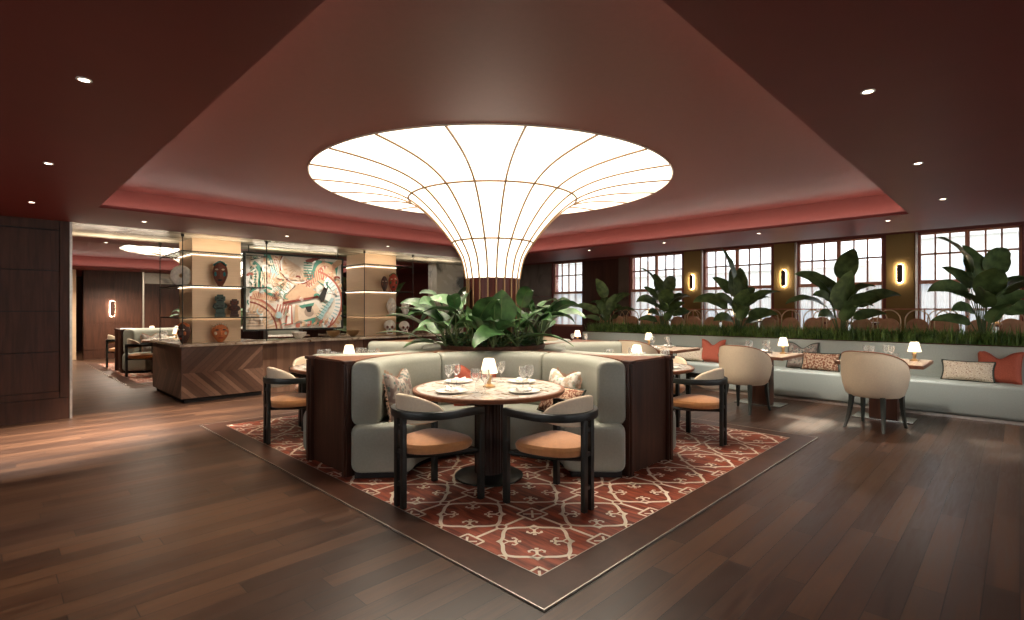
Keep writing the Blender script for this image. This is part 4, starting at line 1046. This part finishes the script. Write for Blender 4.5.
thing('tribal_mask', 'tall oval brown mask with teal markings on the middle shelf of the left column', 'mask', mask(.22, .40, .14, MT['brown_paint'], MT['teal_paint'], MT['cream_paint'], MT['dark_paint']), (2.62, yA, S1), R_(-20))
thing('stone_figure', 'grey green carved standing figure on the lowest left shelf', 'figurine', totem(.15, .36, MT['greenstone'], MT['dark_paint']), (2.62, yA, S2), R_(-20))
thing('wooden_figure', 'dark brown carved wooden head figure beside the green one', 'figurine', totem(.13, .29, MT['darkwood_fig'], MT['brown_paint']), (2.83, yA, S2), R_(-20))
thing('tribal_mask', 'orange and red painted mask standing on the bar before the left column', 'mask', mask(.25, .30, .16, MT['orange_paint'], MT['cream_paint'], MT['dark_paint'], MT['red_paint']), (2.62, yA, SC), R_(-10))
thing('tribal_mask', 'dark striped mask on the bar corner left of the gold column', 'mask', mask(.24, .32, .14, MT['darkwood_fig'], MT['orange_paint'], MT['cream_paint'], MT['red_paint']), (2.15, 9.22, SC), R_(-60))
b = MB(); b.lathe([(.035, -.02), (.05, -.03), (.14, -.025), (.165, 0), (.14, .025), (.05, .03), (.035, .02), (.035, -.02)], 40, cap=False)
me = b.mesh('disc', MT['white_clay']); me.transform(Matrix.Translation((0, 0, .165)) @ Matrix.Rotation(PI/2, 4, 'X'))
st = MB().box(-.05, -.035, 0, .05, .035, .01).mesh('stand', MT['steel'], False)
thing('ring_sculpture', 'round white stone ring disc standing on the left shelf', 'sculpture', [('disc', me), ('stand', st)], (2.16, 9.45, S1), R_(-40))
thing('tribal_mask', 'red and green painted mask on the middle shelf of the right column', 'mask', mask(.2, .38, .14, MT['red_paint'], MT['leaf2'], MT['cream_paint'], MT['dark_paint']), (5.86, 9.17, S1), R_(-30))
thing('tribal_mask', 'small dark wooden mask left of the red and green mask', 'mask', mask(.14, .30, .1, MT['darkwood_fig'], MT['brown_paint'], MT['cream_paint'], MT['dark_paint'], False), (5.62, 9.12, S1), R_(-30))
thing('white_face_vase', 'white rounded face sculpture on the lowest shelf of the right column', 'sculpture', mask(.2, .36, .16, MT['white_clay'], MT['white_clay'], MT['cream_paint'], MT['cream_paint'], False), (5.8, 9.15, S2), R_(-30))
ov = MB().lathe([(0, 0), (.035, 0), (.05, .03), (.085, .14), (.075, .23), (.035, .3), (.03, .3), (.06, .22), (0, .05)], 28, cap=False).mesh('oval_vase', MT['white_clay'])
tag(link('oval_vase', ov, None, (6.1, 9.1, S2)), 'white oval vase at the right edge of the right column shelf', 'vase')
def skull():
    b = MB(); b.ell((0, 0, .2), (.115, .13, .11), 24, 16); b.box(-.06, -.11, .02, .06, .02, .12, .02)
    ps = [('cranium', b.mesh('cranium', MT['white_clay']))]
    for s in (-1, 1): ps.append(('eye_socket', MB().ell((s*.045, -.115, .17), (.028, .02, .03), 12, 8).mesh('eye_socket', MT['brown_paint'])))
    ps.append(('teeth', MB().box(-.045, -.118, .05, .045, -.108, .08).mesh('teeth', MT['brown_paint'], False)))
    ps.append(('nose_socket', MB().ell((0, -.12, .125), (.014, .015, .02), 8, 6).mesh('nose_socket', MT['dark_paint'])))
    return ps
sk = skull()
thing('painted_skull', 'white painted skull with red eyes on the bar by the right column', 'sculpture', sk, (5.74, 9.12, SC), R_(-30))
thing('painted_skull', 'smaller painted skull to the right of the larger one', 'sculpture', sk, (6.06, 9.08, SC), R_(-20), scale=.92)

# ------------------------------------------------------------------ hanging mural panel
AW, AH = 1.78, 1.33
art_cols = {'bg': (226, 218, 202), 'tan': (206, 172, 138), 'coral': (176, 104, 84), 'teal': (76, 138, 118), 'mar': (134, 62, 48), 'wh': (238, 234, 224), 'blk': (44, 38, 34), 'beige': (222, 200, 174), 'sky': (168, 196, 196), 'grey': (168, 148, 130)}
keys = list(art_cols); amats = [simple('mural_'+k, C3(*v), .6, var=.05) for k, v in art_cols.items()]
b = MB(); ly = [0]
def layer(): ly[0] += .0006; return ly[0]
def clip(poly):
    for ax, s, lim in ((0, -1, 0), (0, 1, AW), (1, -1, 0), (1, 1, AH)):
        out = []
        for i in range(len(poly)):
            p, q = poly[i], poly[(i+1) % len(poly)]
            ip = s*p[ax] <= s*lim+1e-9; iq = s*q[ax] <= s*lim+1e-9
            if ip: out.append(p)
            if ip != iq:
                t = (lim-p[ax])/(q[ax]-p[ax]); out.append((p[0]+(q[0]-p[0])*t, p[1]+(q[1]-p[1])*t))
        poly = out
        if len(poly) < 3: return []
    return poly
def apoly(pts, c, y=None):
    pts = clip(list(pts))
    if len(pts) < 3: return
    y = layer() if y is None else y; b.cur = keys.index(c)
    b.add([(x, -.012-y, z) for x, z in pts], [tuple(range(len(pts)))])
def aband(cx, cz, r0, r1, a0, a1, c):
    n = max(4, int(abs(a1-a0)/5)); y = layer()
    for i in range(n):
        t0, t1 = R_(a0+(a1-a0)*i/n), R_(a0+(a1-a0)*(i+1)/n)
        apoly([(cx+r0*cos(t0), cz+r0*sin(t0)), (cx+r1*cos(t0), cz+r1*sin(t0)), (cx+r1*cos(t1), cz+r1*sin(t1)), (cx+r0*cos(t1), cz+r0*sin(t1))], c, y)
def arays(cx, cz, r0, r1, a0, a1, n, c, duty=.5):
    y = layer()
    for i in range(n):
        t0 = R_(a0+(a1-a0)*i/n); t1 = R_(a0+(a1-a0)*(i+duty)/n)
        apoly([(cx+r0*cos(t0), cz+r0*sin(t0)), (cx+r1*cos(t0), cz+r1*sin(t0)), (cx+r1*cos(t1), cz+r1*sin(t1)), (cx+r0*cos(t1), cz+r0*sin(t1))], c, y)
def astripes(x, z, dx, dz, L, ang, w_, n, c):
    y = layer(); ux, uz = cos(R_(ang)), sin(R_(ang))
    for i in range(n):
        px, pz = x+dx*i, z+dz*i
        apoly([(px, pz), (px+ux*L, pz+uz*L), (px+ux*L-uz*w_, pz+uz*L+ux*w_), (px-uz*w_, pz+ux*w_)], c, y)
apoly([(0, 0), (AW, 0), (AW, AH), (0, AH)], 'bg', 0)
aband(0, -.05, 0, .62, 0, 90, 'beige'); aband(0, -.05, .34, .60, 0, 100, 'tan'); arays(0, -.05, .36, .58, 0, 95, 14, 'beige', .45); aband(0, -.05, .52, .55, 0, 100, 'mar'); aband(0, -.05, .60, .64, 0, 100, 'coral')
astripes(.02, .05, 0, .05, .28, 0, .018, 6, 'grey')
apoly([(.1, .55), (.5, .5), (.62, .56), (.5, .64), (.12, .68)], 'tan'); arays(.3, .2, .36, .46, 55, 115, 12, 'coral', .4)
aband(.0, .95, .22, .30, -50, 60, 'teal'); arays(.0, .95, .06, .2, -60, 70, 8, 'teal', .4); aband(.05, .75, .0, .05, 0, 360, 'wh')
aband(.3, .45, .28, .32, 60, 140, 'teal'); aband(.55, .9, .28, .33, 200, 275, 'teal')
for i, (r, c) in enumerate(((.52, 'tan'), (.46, 'beige'), (.38, 'tan'), (.33, 'wh'), (.30, 'beige'))): aband(.92, 1.16, 0, r, 150, 330, c)
arays(.92, 1.16, .39, .45, 160, 320, 22, 'coral', .4); aband(.92, 1.16, .325, .345, 150, 320, 'mar'); arays(.92, 1.16, .1, .28, 180, 320, 9, 'tan', .4)
aband(.3, 1.1, .12, .2, -70, 90, 'coral'); apoly([(.3, 1.33), (.42, 1.33), (.58, .95), (.5, .92)], 'teal'); astripes(.36, .95, .03, 0, .3, 78, .012, 7, 'wh'); apoly([(.42, .92), (.62, .92), (.42, 1.12)], 'sky')
arays(.38, .72, .1, .3, 20, 110, 8, 'tan', .5)
apoly([(1.15, .98), (1.25, 1.3), (1.72, 1.26), (1.62, .72), (1.42, .8)], 'teal'); aband(1.45, 1.05, 0, .21, 0, 360, 'tan'); aband(1.45, 1.05, 0, .15, 0, 360, 'coral'); arays(1.45, 1.05, .05, .14, 0, 360, 10, 'beige', .5); aband(1.45, 1.05, 0, .045, 0, 360, 'mar')
apoly([(1.1, .86), (1.7, 1.33), (1.78, 1.33), (1.78, 1.25), (1.2, .84)], 'tan'); apoly([(1.08, 1.2), (1.36, 1.33), (1.2, 1.33), (1.05, 1.28)], 'mar')
astripes(1.1, .8, .04, .02, .2, 100, .018, 9, 'coral'); astripes(1.02, .92, 0, .05, .16, 0, .02, 7, 'teal')
aband(1.2, .5, .44, .56, -70, 60, 'wh'); arays(1.2, .5, .45, .55, -70, 60, 16, 'sky', .35); aband(1.2, .5, .56, .60, -60, 75, 'coral'); arays(1.2, .5, .60, .68, -50, 70, 14, 'tan', .6)
apoly([(.62, .46), (1.3, .6), (1.32, .66), (.95, .84), (.7, .62)], 'tan'); apoly([(.62, .44), (1.32, .58), (1.32, .62), (.64, .49)], 'mar')
apoly([(1.3, .58), (1.42, .78), (1.5, .78), (1.42, .52), (1.36, .5)], 'blk'); apoly([(1.42, .52), (1.5, .78), (1.58, .68), (1.52, .48)], 'wh')
apoly([(.62, .56), (.86, .8), (.72, .86), (.58, .66)], 'wh'); astripes(.6, .58, .035, .04, .18, 140, .014, 6, 'teal')
apoly([(.66, .05), (.72, .44), (.80, .44), (.82, .08)], 'coral'); apoly([(.70, .08), (.75, .42), (.78, .42), (.78, .1)], 'wh'); apoly([(.84, .1), (.86, .44), (.92, .42), (.94, .14)], 'tan')
apoly([(.9, .4), (1.25, .46), (1.45, .16), (1.1, .06), (.92, .16)], 'beige'); apoly([(.92, .42), (1.22, .48), (1.2, .42), (.98, .37)], 'teal'); aband(1.12, .3, 0, .09, 0, 360, 'grey'); apoly([(1.04, .4), (1.09, .3), (1.15, .3), (1.18, .42)], 'blk')
apoly([(1.0, .14), (1.3, .22), (1.42, .1), (1.25, .06)], 'teal'); apoly([(1.28, .2), (1.56, .58), (1.62, .56), (1.36, .14)], 'sky'); astripes(1.36, .18, .03, .05, .12, 150, .012, 7, 'teal')
for i in range(8): apoly([(.86+i*.11, .02+.02*(i % 2)), (.94+i*.11, .02+.02*i), (.95+i*.11, .1+.02*i), (.87+i*.11, .09+.02*(i % 3))], ('coral', 'tan')[i % 2])
apoly([(.0, .3), (.06, .3), (.06, 1.3), (.0, 1.33)], 'wh'); astripes(.12, .72, .07, 0, .3, 88, .02, 4, 'beige')
arays(.72, .9, .04, .2, 0, 360, 9, 'beige', .4); astripes(.5, .25, .05, 0, .2, 75, .02, 4, 'coral'); aband(.55, .25, .0, .06, 0, 360, 'sky')
rm = random.Random(21)
for i in range(60):
    x, z = rm.uniform(.03, AW-.1), rm.uniform(.03, AH-.08); a_ = rm.choice((20, 60, 95, 140, 165)); c = rm.choice(('tan', 'coral', 'teal', 'mar', 'wh', 'beige', 'tan', 'beige', 'wh', 'sky'))
    if rm.random() < .55: astripes(x, z, .02*cos(R_(a_-90)), .02*sin(R_(a_-90)), rm.uniform(.04, .1), a_, .008, rm.randint(3, 6), c)
    else: aband(x, z, rm.uniform(.02, .06), rm.uniform(.062, .075), a_, a_+rm.uniform(60, 200), c)
artm = b.mesh('mural', amats, False, False)
fr = MB(); e = .03
for q in ((-e, -e, AW+e, 0), (-e, AH, AW+e, AH+e), (-e, 0, 0, AH), (AW, 0, AW+e, AH)): fr.box(q[0], -.045, q[1], q[2], .03, q[3])
fr.box(0, -.01, 0, AW, .02, AH)
hg = MB()
for x in (.06, AW-.06): hg.lathe([(.008, AH+e), (.008, H-.006-1.06)], 8, x, 0)
thing('hanging_mural', 'large framed abstract mural in coral, teal and tan hanging behind the bar', 'picture', [('mural', artm), ('frame', fr.mesh('frame', MT['steel'], False)), ('hanger', hg.mesh('hanger', MT['steel'])) ], (3.16, 9.62, 1.06))

# small items on bar behind mural : bottles and bowls
for i, (x, lb) in enumerate(((3.7, 'left'), (4.35, 'middle'), (4.75, 'right'))):
    m = MB().lathe([(0, 0), (.04, 0), (.11, .06), (.13, .12), (.125, .12), (.1, .06), (0, .012)], 28, cap=False).mesh('bowl', MT['brass'] if i else MT['white_clay'])
    tag(link('bowl', m, None, (x+.25, 9.25, .8855)), 'small bowl on the bar below the mural, %s of three' % lb, 'bowl', 'bowls on the bar')

# ------------------------------------------------------------------ wall sconces
sc_bar = MB().sweep([[(x, y*s, z*(.985 if s < 1 else 1)) for y, z in rrect(-.042, .042, -.165, .165, .042, 5)] for x, s in ((-.045, 1), (-.03, 1))]).mesh('sconce_plate', MT['walnut_dk'])
sc_glow = MB().sweep([[(x, y, z) for y, z in rrect(-.045, .045, -.168, .168, .045, 5)] for x in (-.026, -.004)]).mesh('diffuser', MT['glow'])
def sconce(x, y, z, rz, lb): thing('wall_sconce', 'glowing oblong wall sconce '+lb, 'sconce', [('sconce_plate', sc_bar), ('diffuser', sc_glow)], (x, y, z), rz, 'oblong wall sconces')
for y, lb in ((1.505, 'on the right olive pier between windows'), (3.395, 'on the middle olive pier between windows'), (5.33, 'on the left olive pier between windows')): sconce(XW-.022, y, 2.04, 0, lb)
sconce(2.58, 18.875, 1.44, R_(90), 'on the dark panelled far wall'); bpy.data.objects['wall_sconce.003'].scale = (1.4, 1.4, 1.4)

# ------------------------------------------------------------------ raised terrace with chairs behind the planter
b = MB().box(9.83, -3.9, 0, XW-.03, 7.2, .45); struct('floor_terrace', b.mesh('terrace', MT['mwood'], False))
ab = []
a_fr = MB(); W2 = .15
pts = [(0, -W2, 0), (0, -W2, .78)]+[(0, -W2*cos(R_(t)), .78+.17*sin(R_(t))) for t in range(10, 180, 10)]+[(0, W2, .78), (0, W2, 0)]
arch = MB().tube(pts, .009, 6).mesh('arch_frame', MT['palebrass'])
bk = MB().sweep([[(x, y, z) for y, z in [(-.135, .47), (.135, .47), (.135, .70)]+[(.135*cos(R_(t)), .70+.12*sin(R_(t))) for t in range(15, 180, 15)]+[(-.135, .70)]] for x in (-.02, .03)]).mesh('backrest', MT['seat_brown'], False)
st_ = MB().box(.0, -.155, .4, .42, .155, .47, .02).mesh('seat', MT['seat_brown'])
lg = [('leg', MB().tube([(.39, s*.13, .42), (.41, s*.14, 0)], .011, 6).mesh('leg', MT['brass'])) for s in (-1, 1)]
ARP = [('arch_frame', arch), ('backrest', bk), ('seat', st_)]+lg
n_ = 0
ordn = ['first', 'second', 'third', 'fourth', 'fifth', 'sixth', 'seventh', 'eighth', 'ninth', 'tenth', 'eleventh', 'twelfth', 'thirteenth', 'fourteenth', 'fifteenth', 'sixteenth', 'seventeenth', 'eighteenth', 'nineteenth', 'twentieth', 'last']
for i in range(21):
    y = -.3+i*.355
    thing('arched_chair', 'brass arch-backed chair behind the grass, %s from right in front row' % ordn[i], 'chair', ARP, (9.98, y, .45), 0, 'front row of arched chairs')
for i in range(9):
    y = .1+i*.86
    thing('arched_chair', 'brass arch-backed chair against the windows, %s from right in window row' % ordn[i], 'chair', ARP, (11.12, y, .45), PI, 'window row of arched chairs')
tt = MB().box(-.3, -.38, .70, .3, .38, .74, .005).mesh('tabletop', MT['mwood']); tp = MB().lathe([(.22, 0), (.22, .015), (.03, .03), (.03, .7)], 20).mesh('pedestal', MT['steel'])
for i in range(4):
    y = .15+i*1.95
    thing('terrace_table', 'small wood table on the terrace between arched chairs, %s from the right' % ordn[i], 'table', [('tabletop', tt), ('pedestal', tp)], (10.72, y, .45), 0, 'terrace tables')
    table_lamp(10.72, y+.1, .45+.7405, 'the %s terrace table from the right' % ordn[i])
rl = MB().tube([(10.62, -2, 1.415), (10.62, 7.1, 1.415)], .012, 6)
rp = MB()
thing('handrail', 'thin dark handrail crossing in front of the windows', 'rail', [('rail_bar', rl.mesh('rail_bar', MT['frame']))]+[('post', MB().lathe([(.012, .45), (.012, 1.415)], 8, 10.62, y).mesh('post', MT['frame'])) for y in (-1, 1.1, 3.05, 5.0, 7.0)])

# ------------------------------------------------------------------ second room details: marble statue, plants
tag(link('green_marble_pillar', MB().box(0, 0, 0, .45, .4, H-.006).mesh('pillar', marble('green_marble', C3(60, 110, 84), C3(190, 196, 178), C3(226, 222, 206), 3, .2), False), None, (2.55, 12.7, 0)), 'green and white marble pillar in the second room, left of the gold column', 'pillar') if 0 else None
pot = MB().lathe([(0, 0), (.2, 0), (.26, .4), (.25, .44), (.22, .4), (0, .38)], 28, cap=False).mesh('pot', MT['walnut_dk'])
for x, y, v, s, lb in ((6.9, 12.4, 0, 1.25, 'left'), (7.6, 12.3, 1, 1.2, 'middle'), (5.7, 14.6, 2, 1.3, 'farther')):
    thing('potted_plant', 'dark leafy potted plant beyond the bar, %s of three' % lb, 'plant', [('pot', pot)]+[('leaf', m) for _, m in meshsets[v]], (x, y, 0), 0, 'potted plants beyond the bar', s)
for o in list(bpy.data.objects):
    if o.name.startswith('potted_plant'):
        for c in o.children:
            if c.name.startswith('leaf'): c.location.z = .38

# ------------------------------------------------------------------ outside
b = MB().box(11.8, -40, -3.1, 60, 50, -3.0); struct('ground_outside', b.mesh('ground', MT['pave'], False))
for i, (x, y0, y1, h, lb) in enumerate(((26, -14, 4, 4.2, 'right'), (28, 5, 17, 3.4, 'middle'), (27, 18, 34, 4.4, 'left'))):
    b = MB().box(0, 0, -3, 5, y1-y0, h); wn = []
    for q in range(int((y1-y0)/1.6)):
        for z in (.2, 2.2):
            if z+1.3 > h: continue
            wn.append(('window', MB().box(-.04, .5+q*1.6, z, 0, 1.2+q*1.6, z+1.2).mesh('window', MT['bwin'], False)))
    b.box(-.3, 0, h, 5.2, y1-y0, h+.3)
    thing('building', 'pale building seen faintly through the windows, %s of three' % lb, 'building', [('facade', b.mesh('facade', MT['palebuild'], False))]+wn[:60], (x, y0, 0), 0, 'buildings outside')
